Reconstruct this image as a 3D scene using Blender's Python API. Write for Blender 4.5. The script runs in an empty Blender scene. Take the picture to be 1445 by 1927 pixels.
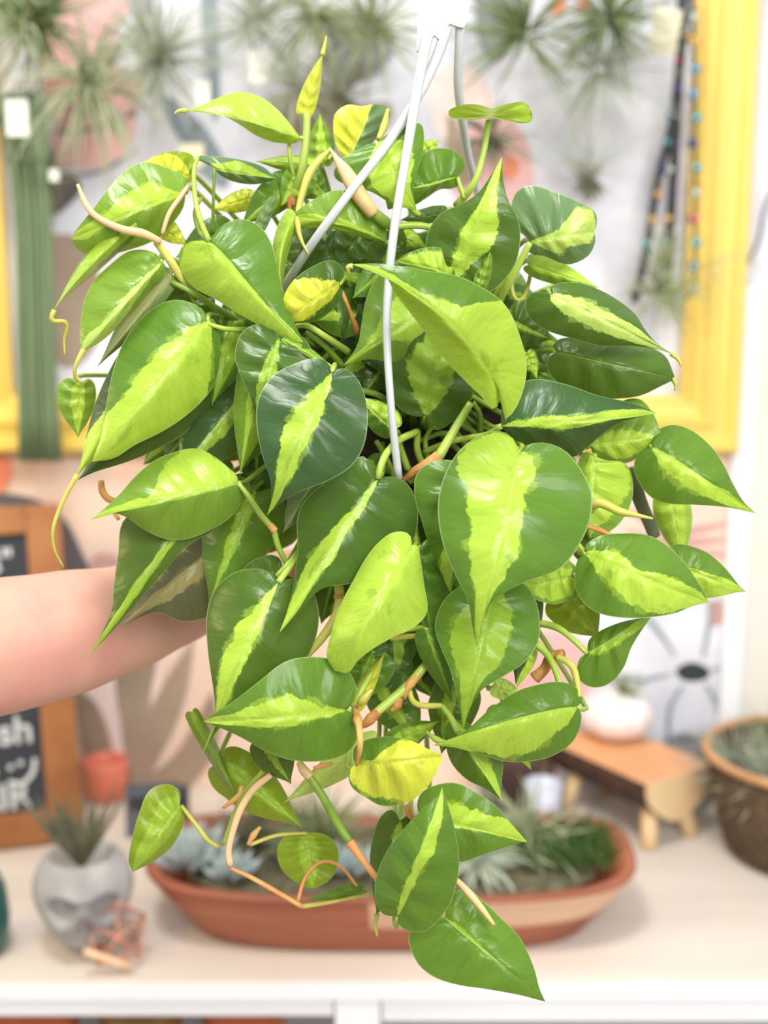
import bpy, bmesh, math, random
from mathutils import Vector, Matrix, noise
R = math.radians
PI = math.pi
sc = bpy.context.scene

# ------------------------------------------------------------------ camera
F = 2300.0                      # focal length in pixels of the 1445x1927 frame
PITCH = R(10)
CAMZ = 1.5
cam_data = bpy.data.cameras.new('camera')
cam = bpy.data.objects.new('camera', cam_data)
sc.collection.objects.link(cam)
cam.location = (0, 0, CAMZ)
cam.rotation_euler = (PI / 2 - PITCH, 0, 0)
cam_data.sensor_fit = 'VERTICAL'
cam_data.sensor_height = 36
cam_data.lens = 36 * F / 1927
cam_data.clip_start = 0.05
cam_data.dof.use_dof = True
cam_data.dof.focus_distance = 0.615
cam_data.dof.aperture_fstop = cam_data.lens / 8.8
sc.camera = cam

# ------------------------------------------------------------------ world, lights, exposure
sc.view_settings.view_transform = 'Standard'
sc.view_settings.look = 'None'
sc.view_settings.exposure = 0.30
sc.view_settings.gamma = 1.0
world = bpy.data.worlds.new('shop_daylight')
sc.world = world
world.use_nodes = True
wn = world.node_tree
wn.nodes['Background'].inputs[0].default_value = (0.93, 0.96, 1.0, 1)
wn.nodes['Background'].inputs[1].default_value = 0.50


def area(name, loc, target, sx, sy, power, col):
    l = bpy.data.lights.new(name, 'AREA')
    l.shape = 'RECTANGLE'
    l.size, l.size_y = sx, sy
    l.energy = power
    l.color = col
    o = bpy.data.objects.new(name, l)
    sc.collection.objects.link(o)
    o.location = loc
    o.rotation_euler = (Vector(target) - Vector(loc)).to_track_quat('-Z', 'Y').to_euler()
    return o


area('shop_window_light', (0.8, -1.35, 2.45), (0.0, 1.0, 1.15), 1.5, 1.0, 46, (1.0, 0.985, 0.96))
area('ceiling_panel_light', (-0.35, 0.5, 3.0), (0.0, 0.85, 1.2), 0.45, 0.45, 20, (1.0, 0.98, 0.94))
area('track_lamp_light', (0.30, -0.35, 2.35), (0.1, 0.65, 1.3), 0.16, 0.16, 5, (1.0, 0.97, 0.92))
area('warm_shelf_lamp_light', (-0.75, 0.75, 1.65), (-0.45, 1.35, 0.82), 0.25, 0.25, 2.6, (1.0, 0.72, 0.33))

# ------------------------------------------------------------------ pixel helpers
CR = Matrix.Rotation(PI / 2 - PITCH, 3, 'X')
CAM = Vector((0, 0, CAMZ))


def ray(px, py):
    return CR @ Vector(((px - 722.5) / F, -(py - 963.5) / F, -1.0))


def W(px, py, d):
    return CAM + ray(px, py) * d


YW = 1.63
ZS = 0.82


def onwall(px, py, y=YW):
    r = ray(px, py)
    return CAM + r * (y / r.y)


def onshelf(px, py, z=ZS):
    r = ray(px, py)
    return CAM + r * ((z - CAMZ) / r.z)


def srgb(r, g, b):
    f = lambda c: (c / 255 / 12.92) if c / 255 <= 0.04045 else ((c / 255 + 0.055) / 1.055) ** 2.4
    return (f(r), f(g), f(b), 1)


# ------------------------------------------------------------------ materials
def mat(name, col, rough=0.5, noise_amt=0.0, scale=30, col2=None, metal=0.0, bump=0.0, spec=0.5, stretch=(1, 1, 1), trans=0.0, sss=0.0):
    m = bpy.data.materials.new(name)
    m.use_nodes = True
    nt = m.node_tree
    b = nt.nodes['Principled BSDF']
    b.inputs['Base Color'].default_value = col
    b.inputs['Roughness'].default_value = rough
    b.inputs['Metallic'].default_value = metal
    b.inputs['Specular IOR Level'].default_value = spec
    if trans:
        b.inputs['Transmission Weight'].default_value = trans
    if sss:
        b.inputs['Subsurface Weight'].default_value = sss
        b.inputs['Subsurface Radius'].default_value = (0.012, 0.005, 0.003)
        b.inputs['Subsurface Scale'].default_value = 1.0
    if col2 is not None or bump:
        tc = nt.nodes.new('ShaderNodeTexCoord')
        mp = nt.nodes.new('ShaderNodeMapping')
        mp.inputs['Scale'].default_value = stretch
        nz = nt.nodes.new('ShaderNodeTexNoise')
        nz.inputs['Scale'].default_value = scale
        nz.inputs['Detail'].default_value = 4
        nt.links.new(tc.outputs['Object'], mp.inputs[0])
        nt.links.new(mp.outputs[0], nz.inputs[0])
        if col2 is not None:
            rp = nt.nodes.new('ShaderNodeValToRGB')
            rp.color_ramp.elements[0].position = 0.35
            rp.color_ramp.elements[1].position = 0.65
            rp.color_ramp.elements[0].color = col
            rp.color_ramp.elements[1].color = col2
            nt.links.new(nz.outputs[0], rp.inputs[0])
            nt.links.new(rp.outputs[0], b.inputs['Base Color'])
        if bump:
            bp = nt.nodes.new('ShaderNodeBump')
            bp.inputs['Strength'].default_value = bump
            bp.inputs['Distance'].default_value = 0.002
            nt.links.new(nz.outputs[0], bp.inputs['Height'])
            nt.links.new(bp.outputs[0], b.inputs['Normal'])
    return m


def math_node(nt, op, a, b=None, c=None, clamp=False):
    n = nt.nodes.new('ShaderNodeMath')
    n.operation = op
    n.use_clamp = clamp
    for i, x in enumerate((a, b, c)):
        if x is None:
            continue
        if isinstance(x, (int, float)):
            n.inputs[i].default_value = x
        else:
            nt.links.new(x, n.inputs[i])
    return n.outputs[0]


def leaf_material():
    """Variegated heart-leaf: lime centre with jagged edge running along the side veins."""
    m = bpy.data.materials.new('variegated_leaf')
    m.use_nodes = True
    nt = m.node_tree
    L = nt.links
    bs = nt.nodes['Principled BSDF']
    out = nt.nodes['Material Output']

    def attr(name):
        a = nt.nodes.new('ShaderNodeAttribute')
        a.attribute_name = name
        return a
    uv = nt.nodes.new('ShaderNodeUVMap')
    uv.uv_map = 'leaf_uv'
    sep = nt.nodes.new('ShaderNodeSeparateXYZ')
    L.new(uv.outputs[0], sep.inputs[0])
    u, vs = sep.outputs[0], sep.outputs[1]
    v = math_node(nt, 'ABSOLUTE', vs)
    side = math_node(nt, 'SIGN', vs)
    seed = attr('seed').outputs['Fac']
    edge = attr('edge').outputs['Fac']

    def nz(su, sv, off, detail=2.0):
        cx = nt.nodes.new('ShaderNodeCombineXYZ')
        L.new(math_node(nt, 'MULTIPLY', u, su), cx.inputs[0])
        L.new(math_node(nt, 'MULTIPLY', v, sv), cx.inputs[1])
        L.new(math_node(nt, 'ADD', math_node(nt, 'MULTIPLY', side, 7.3), math_node(nt, 'ADD', seed, off)), cx.inputs[2])
        n = nt.nodes.new('ShaderNodeTexNoise')
        n.inputs['Scale'].default_value = 1.0
        n.inputs['Detail'].default_value = detail
        n.inputs['Roughness'].default_value = 0.6
        L.new(cx.outputs[0], n.inputs[0])
        return n.outputs[0]
    # amplitude of the jagged border, none where edge is 0 or past the margin
    n1 = math_node(nt, 'SUBTRACT', nz(13, 0.9, 0.0, 7.0), 0.5)
    n2 = math_node(nt, 'SUBTRACT', nz(9, 1.0, 40.0, 5.0), 0.5)
    amp = math_node(nt, 'MINIMUM', math_node(nt, 'MULTIPLY', edge, 2.0), 0.42)
    e1 = math_node(nt, 'ADD', edge, math_node(nt, 'MULTIPLY', n1, amp))
    e2 = math_node(nt, 'ADD', math_node(nt, 'ADD', edge, math_node(nt, 'MULTIPLY', amp, 0.06)),
                   math_node(nt, 'MULTIPLY', n2, math_node(nt, 'MULTIPLY', amp, 1.9)))
    soft = 22.0
    lime_f = math_node(nt, 'MULTIPLY', math_node(nt, 'SUBTRACT', e1, v), soft * 2, clamp=True)
    mid_f = math_node(nt, 'MULTIPLY', math_node(nt, 'SUBTRACT', e2, v), soft, clamp=True)
    # darker green patches within the lime zone
    pn = nz(5.0, 1.6, 80.0, 4.0)
    patch = math_node(nt, 'MULTIPLY', math_node(nt, 'SUBTRACT', pn, 0.60), 14.0, clamp=True)
    lime_f = math_node(nt, 'MULTIPLY', lime_f, math_node(nt, 'SUBTRACT', 1.0, math_node(nt, 'MULTIPLY', patch, 0.55)))
    dark = attr('dark').outputs['Color']
    lime = attr('lime').outputs['Color']

    def mix(f, a, b):
        n = nt.nodes.new('ShaderNodeMix')
        n.data_type = 'RGBA'
        if isinstance(f, (int, float)):
            n.inputs[0].default_value = f
        else:
            L.new(f, n.inputs[0])
        for i, x in ((6, a), (7, b)):
            if isinstance(x, tuple):
                n.inputs[i].default_value = x
            else:
                L.new(x, n.inputs[i])
        return n.outputs[2]
    midc = mix(0.38, dark, lime)
    col = mix(mid_f, dark, midc)
    col = mix(lime_f, col, lime)
    # fine pigment streaks along the veins
    st = nz(60, 2.5, 12.0, 3.0)
    stv = math_node(nt, 'ADD', 0.80, math_node(nt, 'MULTIPLY', st, 0.40))
    vm = nt.nodes.new('ShaderNodeVectorMath')
    vm.operation = 'SCALE'
    L.new(col, vm.inputs[0])
    L.new(stv, vm.inputs['Scale'])
    col = vm.outputs[0]
    # pale midrib near the leaf centre line and pale translucent margin
    rib = math_node(nt, 'MULTIPLY', math_node(nt, 'SUBTRACT', 0.036, v), 40.0, clamp=True)
    ribf = math_node(nt, 'MULTIPLY', rib, 0.5)
    col = mix(ribf, col, mix(0.45, lime, srgb(206, 222, 150)))
    mar = math_node(nt, 'MULTIPLY', math_node(nt, 'SUBTRACT', v, 0.982), 60.0, clamp=True)
    col = mix(math_node(nt, 'MULTIPLY', mar, 0.5), col, srgb(196, 214, 150))
    # underside is paler and duller
    geo = nt.nodes.new('ShaderNodeNewGeometry')
    under = mix(0.35, col, srgb(150, 176, 110))
    col2 = mix(geo.outputs['Backfacing'], col, under)
    L.new(col2, bs.inputs['Base Color'])
    bs.inputs['Roughness'].default_value = 0.34
    bs.inputs['Specular IOR Level'].default_value = 0.32
    rr = math_node(nt, 'ADD', 0.17, math_node(nt, 'MULTIPLY', nz(6, 3, 5.0), 0.22))
    rr2 = math_node(nt, 'ADD', rr, math_node(nt, 'MULTIPLY', geo.outputs['Backfacing'], 0.25))
    L.new(rr2, bs.inputs['Roughness'])
    # side veins: shallow furrows
    w = math_node(nt, 'SINE', math_node(nt, 'ADD', math_node(nt, 'MULTIPLY', u, 52.0), math_node(nt, 'MULTIPLY', nz(8, 2, 3.0), 5.0)))
    w = math_node(nt, 'POWER', math_node(nt, 'ABSOLUTE', w), 0.6)
    hgt = math_node(nt, 'ADD', math_node(nt, 'MULTIPLY', w, 0.20), math_node(nt, 'MULTIPLY', st, 0.14))
    hgt = math_node(nt, 'ADD', hgt, math_node(nt, 'MULTIPLY', nz(7, 2, 60.0), 0.9))
    bp = nt.nodes.new('ShaderNodeBump')
    bp.inputs['Strength'].default_value = 0.5
    bp.inputs['Distance'].default_value = 0.0011
    L.new(hgt, bp.inputs['Height'])
    L.new(bp.outputs[0], bs.inputs['Normal'])
    tr = nt.nodes.new('ShaderNodeBsdfTranslucent')
    L.new(mix(0.35, col, srgb(200, 222, 20)), tr.inputs[0])
    ms = nt.nodes.new('ShaderNodeMixShader')
    ms.inputs[0].default_value = 0.22
    L.new(bs.outputs[0], ms.inputs[1])
    L.new(tr.outputs[0], ms.inputs[2])
    L.new(ms.outputs[0], out.inputs[0])
    return m


M = {}
M['leaf'] = leaf_material()
M['petiole'] = mat('petiole_green', srgb(150, 178, 62), 0.4, col2=srgb(176, 196, 88), scale=60, stretch=(1, 1, .2))
M['petiole_dark'] = mat('petiole_deep_green', srgb(104, 138, 40), 0.45, col2=srgb(140, 168, 60), scale=60)
M['stem_yellow'] = mat('stem_yellow', srgb(202, 196, 98), 0.5, col2=srgb(180, 176, 70), scale=50)
M['stem_pink'] = mat('stem_pink', srgb(232, 188, 150), 0.5, col2=srgb(206, 178, 116), scale=40)
M['stem_orange'] = mat('stem_orange', srgb(222, 138, 84), 0.6, col2=srgb(214, 168, 98), scale=60)
M['stem_brown'] = mat('dried_sheath', srgb(176, 112, 58), 0.7, col2=srgb(206, 160, 90), scale=90, bump=.4)
M['stem_grey'] = mat('old_stem', srgb(116, 124, 96), 0.6, col2=srgb(90, 98, 72), scale=50)
M['soil'] = mat('potting_soil', srgb(38, 30, 24), 0.95, col2=srgb(66, 50, 38), scale=180, bump=1.0)
M['pot'] = mat('pot_plastic', srgb(34, 42, 36), 0.5)
M['white_plastic'] = mat('white_plastic', srgb(198, 200, 202), 0.45)
M['skin'] = mat('skin', srgb(208, 150, 136), 0.5, col2=srgb(214, 168, 146), scale=18, sss=0.25, spec=.35)
M['white_paint'] = mat('white_paint', srgb(243, 245, 249), 0.45)
M['table_top'] = mat('washed_table_top', srgb(226, 217, 207), 0.5, col2=srgb(214, 203, 191), scale=5, stretch=(.3, 3, 1))
M['yellow'] = mat('yellow_paint', srgb(242, 210, 104), 0.45, col2=srgb(236, 200, 92), scale=8, stretch=(1, 1, .2))
M['tag'] = mat('tag_card', srgb(240, 240, 234), 0.6)
M['cream_tag'] = mat('cream_card', srgb(228, 218, 188), 0.6)
M['wire_dark'] = mat('dark_wire', srgb(70, 70, 74), 0.5)

# ------------------------------------------------------------------ object helpers
COL = sc.collection


def obj(name, bm, m, parent=None, smooth=True):
    me = bpy.data.meshes.new(name)
    bm.normal_update()
    if smooth:
        for f in bm.faces:
            f.smooth = True
    bm.to_mesh(me)
    bm.free()
    for x in (m if isinstance(m, (list, tuple)) else [m]):
        me.materials.append(x)
    o = bpy.data.objects.new(name, me)
    COL.objects.link(o)
    if parent is not None:
        o.parent = parent
        o.matrix_parent_inverse = Matrix.Translation(parent.location).inverted() if parent.type == 'EMPTY' else Matrix()
    return o


def tag(o, label, cat, group=None, kind=None):
    o['label'] = label
    o['category'] = cat
    if group:
        o['group'] = group
    if kind:
        o['kind'] = kind
    return o


def thing(name, label, cat, loc, group=None):
    o = bpy.data.objects.new(name, None)
    o.empty_display_size = 0.02
    COL.objects.link(o)
    o.location = loc
    return tag(o, label, cat, group)


def struct(name, bm, m, smooth=False):
    o = obj(name, bm, m, None, smooth)
    o['kind'] = 'structure'
    return o


def box(bm, lo, hi, mi=0, bev=0.0, mtx=None):
    r = bmesh.ops.create_cube(bm, size=1.0)
    vs = r['verts']
    lo, hi = Vector(lo), Vector(hi)
    c, s = (lo + hi) / 2, hi - lo
    for v in vs:
        v.co = Vector((v.co.x * s.x, v.co.y * s.y, v.co.z * s.z)) + c
    fs = {f for v in vs for f in v.link_faces}
    for f in fs:
        f.material_index = mi
    if bev > 0:
        es = {e for v in vs for e in v.link_edges}
        rr = bmesh.ops.bevel(bm, geom=list(es), offset=bev, segments=2, affect='EDGES', profile=0.7)
        vs = list({v for f in rr['faces'] for v in f.verts} | {v for v in vs if v.is_valid})
        for f in rr['faces']:
            f.material_index = mi
    if mtx is not None:
        bmesh.ops.transform(bm, matrix=mtx, verts=[v for v in vs if v.is_valid])


def catmull(pts, n):
    """n+1 points evenly by arc length through pts (Vectors)."""
    P = [pts[0] * 2 - pts[1]] + list(pts) + [pts[-1] * 2 - pts[-2]]
    dense = []
    for i in range(1, len(P) - 2):
        p0, p1, p2, p3 = P[i - 1:i + 3]
        # centripetal-ish: limit overshoot by scaling tangents to the span
        s = (p2 - p1).length
        t1 = (p2 - p0)
        t2 = (p3 - p1)
        m1 = t1.normalized() * s if t1.length > 1e-12 else t1
        m2 = t2.normalized() * s if t2.length > 1e-12 else t2
        for k in range(16):
            t = k / 16
            h = (2 * t ** 3 - 3 * t ** 2 + 1, t ** 3 - 2 * t ** 2 + t, -2 * t ** 3 + 3 * t ** 2, t ** 3 - t ** 2)
            dense.append(p1 * h[0] + m1 * h[1] + p2 * h[2] + m2 * h[3])
    dense.append(P[-2])
    acc = [0]
    for a, b in zip(dense, dense[1:]):
        acc.append(acc[-1] + (b - a).length)
    T = acc[-1]
    res = []
    j = 0
    for i in range(n + 1):
        s = T * i / n
        while j < len(acc) - 2 and acc[j + 1] < s:
            j += 1
        d = acc[j + 1] - acc[j]
        f = (s - acc[j]) / d if d > 1e-12 else 0
        res.append(dense[j].lerp(dense[j + 1], min(1, max(0, f))))
    return res


def tube(bm, pts, radii, seg=8, n=None, cap=True, mi=0, flat=1.0):
    pts = [Vector(p) for p in pts]
    if n is None:
        n = max(6, 5 * (len(pts) - 1))
    if len(pts) > 2 or n > 1:
        path = catmull(pts, n) if len(pts) > 1 else pts
    else:
        path = pts
    rr = []
    for i in range(len(path)):
        t = i / (len(path) - 1) * (len(radii) - 1) if len(radii) > 1 else 0
        k = min(int(t), len(radii) - 2) if len(radii) > 1 else 0
        rr.append(radii[k] + (radii[k + 1] - radii[k]) * (t - k) if len(radii) > 1 else radii[0])
    T0 = (path[1] - path[0]).normalized()
    nn = T0.orthogonal().normalized()
    rings = []
    for i, p in enumerate(path):
        T = ((path[min(i + 1, len(path) - 1)] - path[max(i - 1, 0)])).normalized()
        nn = (nn - T * nn.dot(T))
        nn = nn.normalized() if nn.length > 1e-6 else T.orthogonal().normalized()
        b = T.cross(nn)
        rings.append([bm.verts.new(p + (nn * math.cos(2 * PI * k / seg) + b * flat * math.sin(2 * PI * k / seg)) * rr[i]) for k in range(seg)])
    for a, b in zip(rings, rings[1:]):
        for k in range(seg):
            f = bm.faces.new((a[k], a[(k + 1) % seg], b[(k + 1) % seg], b[k]))
            f.material_index = mi
    if cap:
        for r_, rev in ((rings[0], True), (rings[-1], False)):
            f = bm.faces.new(list(reversed(r_)) if rev else r_)
            f.material_index = mi
    return path


def lathe(bm, prof, c, seg=32, sx=1, sy=1, mi=0, power=2.0, close_bottom=True, close_top=False, wob=None):
    """prof: list of (r, z) ; c centre ; superellipse if power != 2"""
    rings = []
    for r, z in prof:
        ring = []
        for k in range(seg):
            a = 2 * PI * k / seg
            ca, sa = math.cos(a), math.sin(a)
            q = (abs(ca) ** power + abs(sa) ** power) ** (-1 / power) if power != 2 else 1
            rad = r * q * (wob(a, z) if wob else 1)
            ring.append(bm.verts.new((c[0] + ca * rad * sx, c[1] + sa * rad * sy, c[2] + z)))
        rings.append(ring)
    for a, b in zip(rings, rings[1:]):
        for k in range(seg):
            f = bm.faces.new((a[k], a[(k + 1) % seg], b[(k + 1) % seg], b[k]))
            f.material_index = mi
    if close_bottom:
        f = bm.faces.new(list(reversed(rings[0])))
        f.material_index = mi
    if close_top:
        f = bm.faces.new(rings[-1])
        f.material_index = mi
    return rings


# ------------------------------------------------------------------ setting: wall, floor
LAV = srgb(224, 224, 232)
mw = [mat('wallpaper_white', srgb(234, 234, 242), .7, col2=srgb(208, 209, 219), scale=11),
      mat('wallpaper_peach', srgb(238, 206, 186), .7, col2=srgb(240, 214, 198), scale=5),
      mat('wallpaper_pink', srgb(233, 184, 182), .7, col2=srgb(226, 176, 172), scale=12),
      mat('wallpaper_rose_brown', srgb(206, 160, 148), .7, col2=srgb(196, 150, 140), scale=14),
      mat('wallpaper_slate', srgb(128, 142, 148), .7, col2=srgb(150, 160, 164), scale=14),
      mat('wallpaper_taupe', srgb(158, 138, 118), .7, col2=srgb(176, 156, 136), scale=10),
      mat('wallpaper_blush', srgb(245, 222, 216), .7),
      mat('wallpaper_coral', srgb(236, 138, 104), .7),
      mat('wallpaper_charcoal', srgb(96, 90, 92), .7),
      mat('wallpaper_ink', srgb(48, 56, 60), .7),
      mat('wallpaper_line', srgb(142, 146, 154), .7)]
bm = bmesh.new()
box(bm, (-2.2, YW, 0), (2.2, YW + 0.1, 2.8))
LAYER = [0.0004]


def patch(pts, mi, smooth=True):
    LAYER[0] += 0.00015
    P = [Vector((x, y, 0)) for x, y in pts]
    if smooth:
        P = catmull(P + [P[0]], len(P) * 6)[:-1]
    vs = [bm.verts.new(onwall(p.x, p.y, YW - LAYER[0])) for p in P]
    f = bm.faces.new(vs)
    f.normal_update()
    if f.normal.y > 0:
        f.normal_flip()
    f.material_index = mi
    return f


def stroke(pts, w, mi=10):
    P = catmull([Vector((x, y, 0)) for x, y in pts], 5 * len(pts))
    LAYER[0] += 0.00015
    a, b = [], []
    for i, p in enumerate(P):
        T = (P[min(i + 1, len(P) - 1)] - P[max(0, i - 1)]).normalized()
        N = Vector((-T.y, T.x, 0)) * w * (0.4 + 0.6 * math.sin(PI * (i + .5) / len(P)))
        a.append(bm.verts.new(onwall((p + N).x, (p + N).y, YW - LAYER[0])))
        b.append(bm.verts.new(onwall((p - N).x, (p - N).y, YW - LAYER[0])))
    for i in range(len(P) - 1):
        f = bm.faces.new((a[i], a[i + 1], b[i + 1], b[i]))
        f.material_index = mi
    return


patch([(-700, 856), (1395, 852), (1395, 1700), (-700, 1700)], 1, False)
patch([(60, -60), (250, -60), (222, 60), (190, 130), (120, 150), (75, 120)], 2)
patch([(80, 150), (200, 120), (268, 150), (262, 205), (200, 290), (110, 250)], 3)
patch([(95, 245), (180, 225), (247, 220), (240, 280), (170, 318), (100, 300)], 2)
patch([(96, 212), (170, 200), (240, 190), (180, 240), (110, 235)], 2)
patch([(375, -40), (402, -40), (412, 120), (408, 230), (392, 190), (384, 110)], 4)
patch([(285, 165), (345, 200), (400, 260), (430, 350), (380, 330), (330, 250)], 4)
patch([(240, -40), (270, -40), (300, 100), (285, 180), (262, 110)], 10)
patch([(500, 180), (570, 170), (680, 196), (740, 200), (700, 260), (540, 250)], 5)
patch([(590, 40), (680, 20), (740, 80), (690, 150), (610, 130)], 10)
patch([(800, 150), (880, 120), (930, 200), (900, 250), (830, 260)], 6)
patch([(870, 230), (950, 215), (1000, 300), (985, 400), (890, 420), (850, 330)], 2)
patch([(840, 210), (880, 260), (900, 330), (850, 350)], 5)
patch([(80, 440), (150, 450), (190, 540), (185, 640), (120, 690), (70, 600)], 5)
patch([(60, 330), (150, 340), (110, 400), (70, 400)], 8)
patch([(890, -20), (960, -30), (980, 60), (920, 110)], 10)
patch([(1040, -20), (1060, -30), (1060, 20), (1042, 30)], 7)
patch([(1090, -20), (1106, -30), (1106, 22), (1090, 20)], 7)
patch([(950, 290), (975, 300), (970, 330), (946, 330)], 7)
for k in range(0):
    x0 = 950 + 36 * k
    stroke([(x0, -20 + 30 * (k % 3)), (x0 + 22 * math.sin(k), 130), (x0 + 30 * math.cos(k * 2), 300), (x0 + 10, 470)], 2.2)
for k in range(0):
    x0 = 420 + 46 * k
    stroke([(x0, -20), (x0 + 16 * math.sin(k * 2), 90), (x0 + 30 * math.cos(k), 240)], 2.0)
stroke([(95, 250), (180, 240), (262, 205)], 3, 8)
stroke([(120, 330), (190, 322), (262, 280)], 2.5, 8)
# lower wall drawing
patch([(140, 1230), (210, 1180), (300, 1200), (262, 1480), (190, 1500), (150, 1350)], 6)
patch([(140, 1290), (185, 1330), (215, 1430), (205, 1490), (165, 1440), (146, 1360)], 5)
patch([(225, 1200), (290, 1190), (285, 1300), (250, 1430), (225, 1350), (216, 1270)], 5)
patch([(365, 1200), (345, 1320), (290, 1440), (242, 1495), (262, 1380), (318, 1270)], 5)
patch([(400, 1300), (410, 1400), (330, 1500), (255, 1500), (330, 1420)], 5)
patch([(-60, 830), (12, 860), (22, 890), (0, 930), (-60, 950)], 7)
patch([(-130, 1110), (-120, 990), (-40, 935), (40, 932), (110, 965), (150, 1030), (168, 1110)], 8)
patch([(-60, 1000), (-40, 965), (0, 952), (30, 965), (38, 1000)], 7)
patch([(165, 1080), (175, 1048), (210, 1042), (235, 1070), (230, 1090)], 3)
patch([(1010, 870), (1380, 860), (1385, 1085), (1180, 1095), (1010, 1060)], 1)
for k in range(3):
    stroke([(1180, 960 + 40 * k), (1260, 1000 + 20 * k), (1380, 985 + 30 * k)], 8, 3)
patch([(1060, 1100), (1200, 1080), (1400, 1096), (1405, 1500), (1050, 1500)], 0, False)
patch([(960, 1210), (1040, 1190), (1110, 1220), (1115, 1290), (1040, 1330), (950, 1300)], 2)
patch([(1272, 1258), (1298, 1246), (1330, 1256), (1334, 1274), (1300, 1283), (1276, 1274)], 9)
patch([(1330, 1130), (1365, 1135), (1362, 1165), (1340, 1178)], 3)
for p in ([(1270, 1235), (1240, 1190), (1195, 1140)], [(1322, 1238), (1332, 1190), (1340, 1130)], [(1338, 1262), (1370, 1255), (1400, 1262)],
          [(1262, 1268), (1200, 1280), (1120, 1262)], [(1285, 1290), (1262, 1330), (1256, 1400)], [(1328, 1286), (1350, 1330), (1358, 1390)]):
    stroke(p, 5, 4)
struct('wall_back', bm, mw)
bm = bmesh.new()
box(bm, (-2.2, -2.5, -0.05), (2.2, YW + 0.1, 0))
struct('floor', bm, mat('floor_wood', srgb(190, 170, 150), .5, col2=srgb(170, 150, 130), scale=4))

# white board / cream casing at the right
bm = bmesh.new()
a = onwall(1386, 540)
box(bm, (a.x, YW - 0.02, ZS), (a.x + 0.028, YW, a.z), bev=.002)
struct('trim_1', bm, M['white_paint'])
bm = bmesh.new()
box(bm, (a.x + 0.029, YW - 0.012, ZS), (a.x + 0.30, YW, a.z + .002), bev=.002)
struct('trim_2', bm, mat('cream_paint', srgb(236, 228, 208), .5, col2=srgb(232, 228, 220), scale=4, stretch=(4, 1, .5)))

# ------------------------------------------------------------------ yellow frame on the wall
fx0, fx1 = onwall(-85, 600).x, onwall(1398, 430).x
fz0 = onwall(700, 848).z
fz1 = 2.05
fr = thing('picture_frame', 'large moulded yellow wooden frame on the wall around the air plants', 'frame', (0, YW, fz0))


def rail(lo, hi, axis):
    bm = bmesh.new()
    (x0, z0), (x1, z1) = lo, hi
    w = 0.075
    # moulding profile in (across, depth): across from outer edge to inner
    prof = [(0, 0), (0, .030), (.006, .036), (.014, .036), (.018, .030), (.034, .030), (.038, .036), (.046, .036), (.050, .030), (.064, .026), (.068, .020), (.075, .018), (.075, 0)]
    vs0, vs1 = [], []
    for a_, d in prof:
        if axis == 'R':
            vs0.append(bm.verts.new((x1 - a_, YW - d, z0 + a_)))
            vs1.append(bm.verts.new((x1 - a_, YW - d, z1 - a_)))
        elif axis == 'L':
            vs0.append(bm.verts.new((x0 + a_, YW - d, z0 + a_)))
            vs1.append(bm.verts.new((x0 + a_, YW - d, z1 - a_)))
        elif axis == 'B':
            vs0.append(bm.verts.new((x0 + a_, YW - d, z0 + a_)))
            vs1.append(bm.verts.new((x1 - a_, YW - d, z0 + a_)))
        else:
            vs0.append(bm.verts.new((x0 + a_, YW - d, z1 - a_)))
            vs1.append(bm.verts.new((x1 - a_, YW - d, z1 - a_)))
    for i in range(len(prof) - 1):
        bm.faces.new((vs0[i], vs0[i + 1], vs1[i + 1], vs1[i]))
    bm.faces.new(vs0)
    bm.faces.new(list(reversed(vs1)))
    bmesh.ops.recalc_face_normals(bm, faces=bm.faces)
    return bm


for nm, ax in (('stile', 'R'), ('stile', 'L'), ('bottom_rail', 'B'), ('top_rail', 'T')):
    obj(nm, rail((fx0, fz0), (fx1, fz1), ax), M['yellow'], fr, smooth=False)

# ------------------------------------------------------------------ table
t = thing('display_table', 'long white table with a pale washed top across the bottom of the photo', 'table', (0, 1.38, 0))
YF = onshelf(700, 1850).y
bm = bmesh.new()
box(bm, (-1.05, YF, ZS - 0.018), (1.05, YW - .001, ZS), bev=.002)
box(bm, (-1.05, YF - 0.001, ZS - 0.018), (1.05, YF + 0.012, ZS - 0.0005), mi=1)
obj('tabletop', bm, [M['table_top'], M['white_paint']], t, smooth=False)
xa, xb = (630 - 722.5) / F * 1.23, (715 - 722.5) / F * 1.23
bm = bmesh.new()
box(bm, (-1.03, YF + 0.006, ZS - 0.040), (xa - .002, YF + 0.028, ZS - 0.018), bev=.001)
obj('apron', bm, M['white_paint'], t, smooth=False)
bm = bmesh.new()
box(bm, (xb + .002, YF + 0.006, ZS - 0.046), (1.03, YF + 0.028, ZS - 0.018), bev=.001)
obj('apron', bm, M['white_paint'], t, smooth=False)
for (x0, x1) in ((-1.04, -.97), (xa, xb), (.97, 1.04)):
    bm = bmesh.new()
    box(bm, (x0, YF + 0.002, 0), (x1, YF + 0.05, ZS - 0.018), bev=.001)
    obj('leg', bm, M['white_paint'], t, smooth=False)
for x0 in (-1.04, .97):
    bm = bmesh.new()
    box(bm, (x0, 1.55, 0), (x0 + .07, 1.60, ZS - 0.018), bev=.001)
    obj('leg', bm, M['white_paint'], t, smooth=False)
bm = bmesh.new()
box(bm, (-1.03, YF + .03, .58), (1.03, YW - .01, .60), bev=.001)
obj('lower_shelf', bm, M['white_paint'], t, smooth=False)
tc = mat('terracotta', srgb(190, 104, 66), .7, col2=srgb(168, 88, 56), scale=20)
tc2 = mat('ochre_glaze', srgb(150, 112, 52), .5, col2=srgb(112, 84, 44), scale=30)
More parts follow.
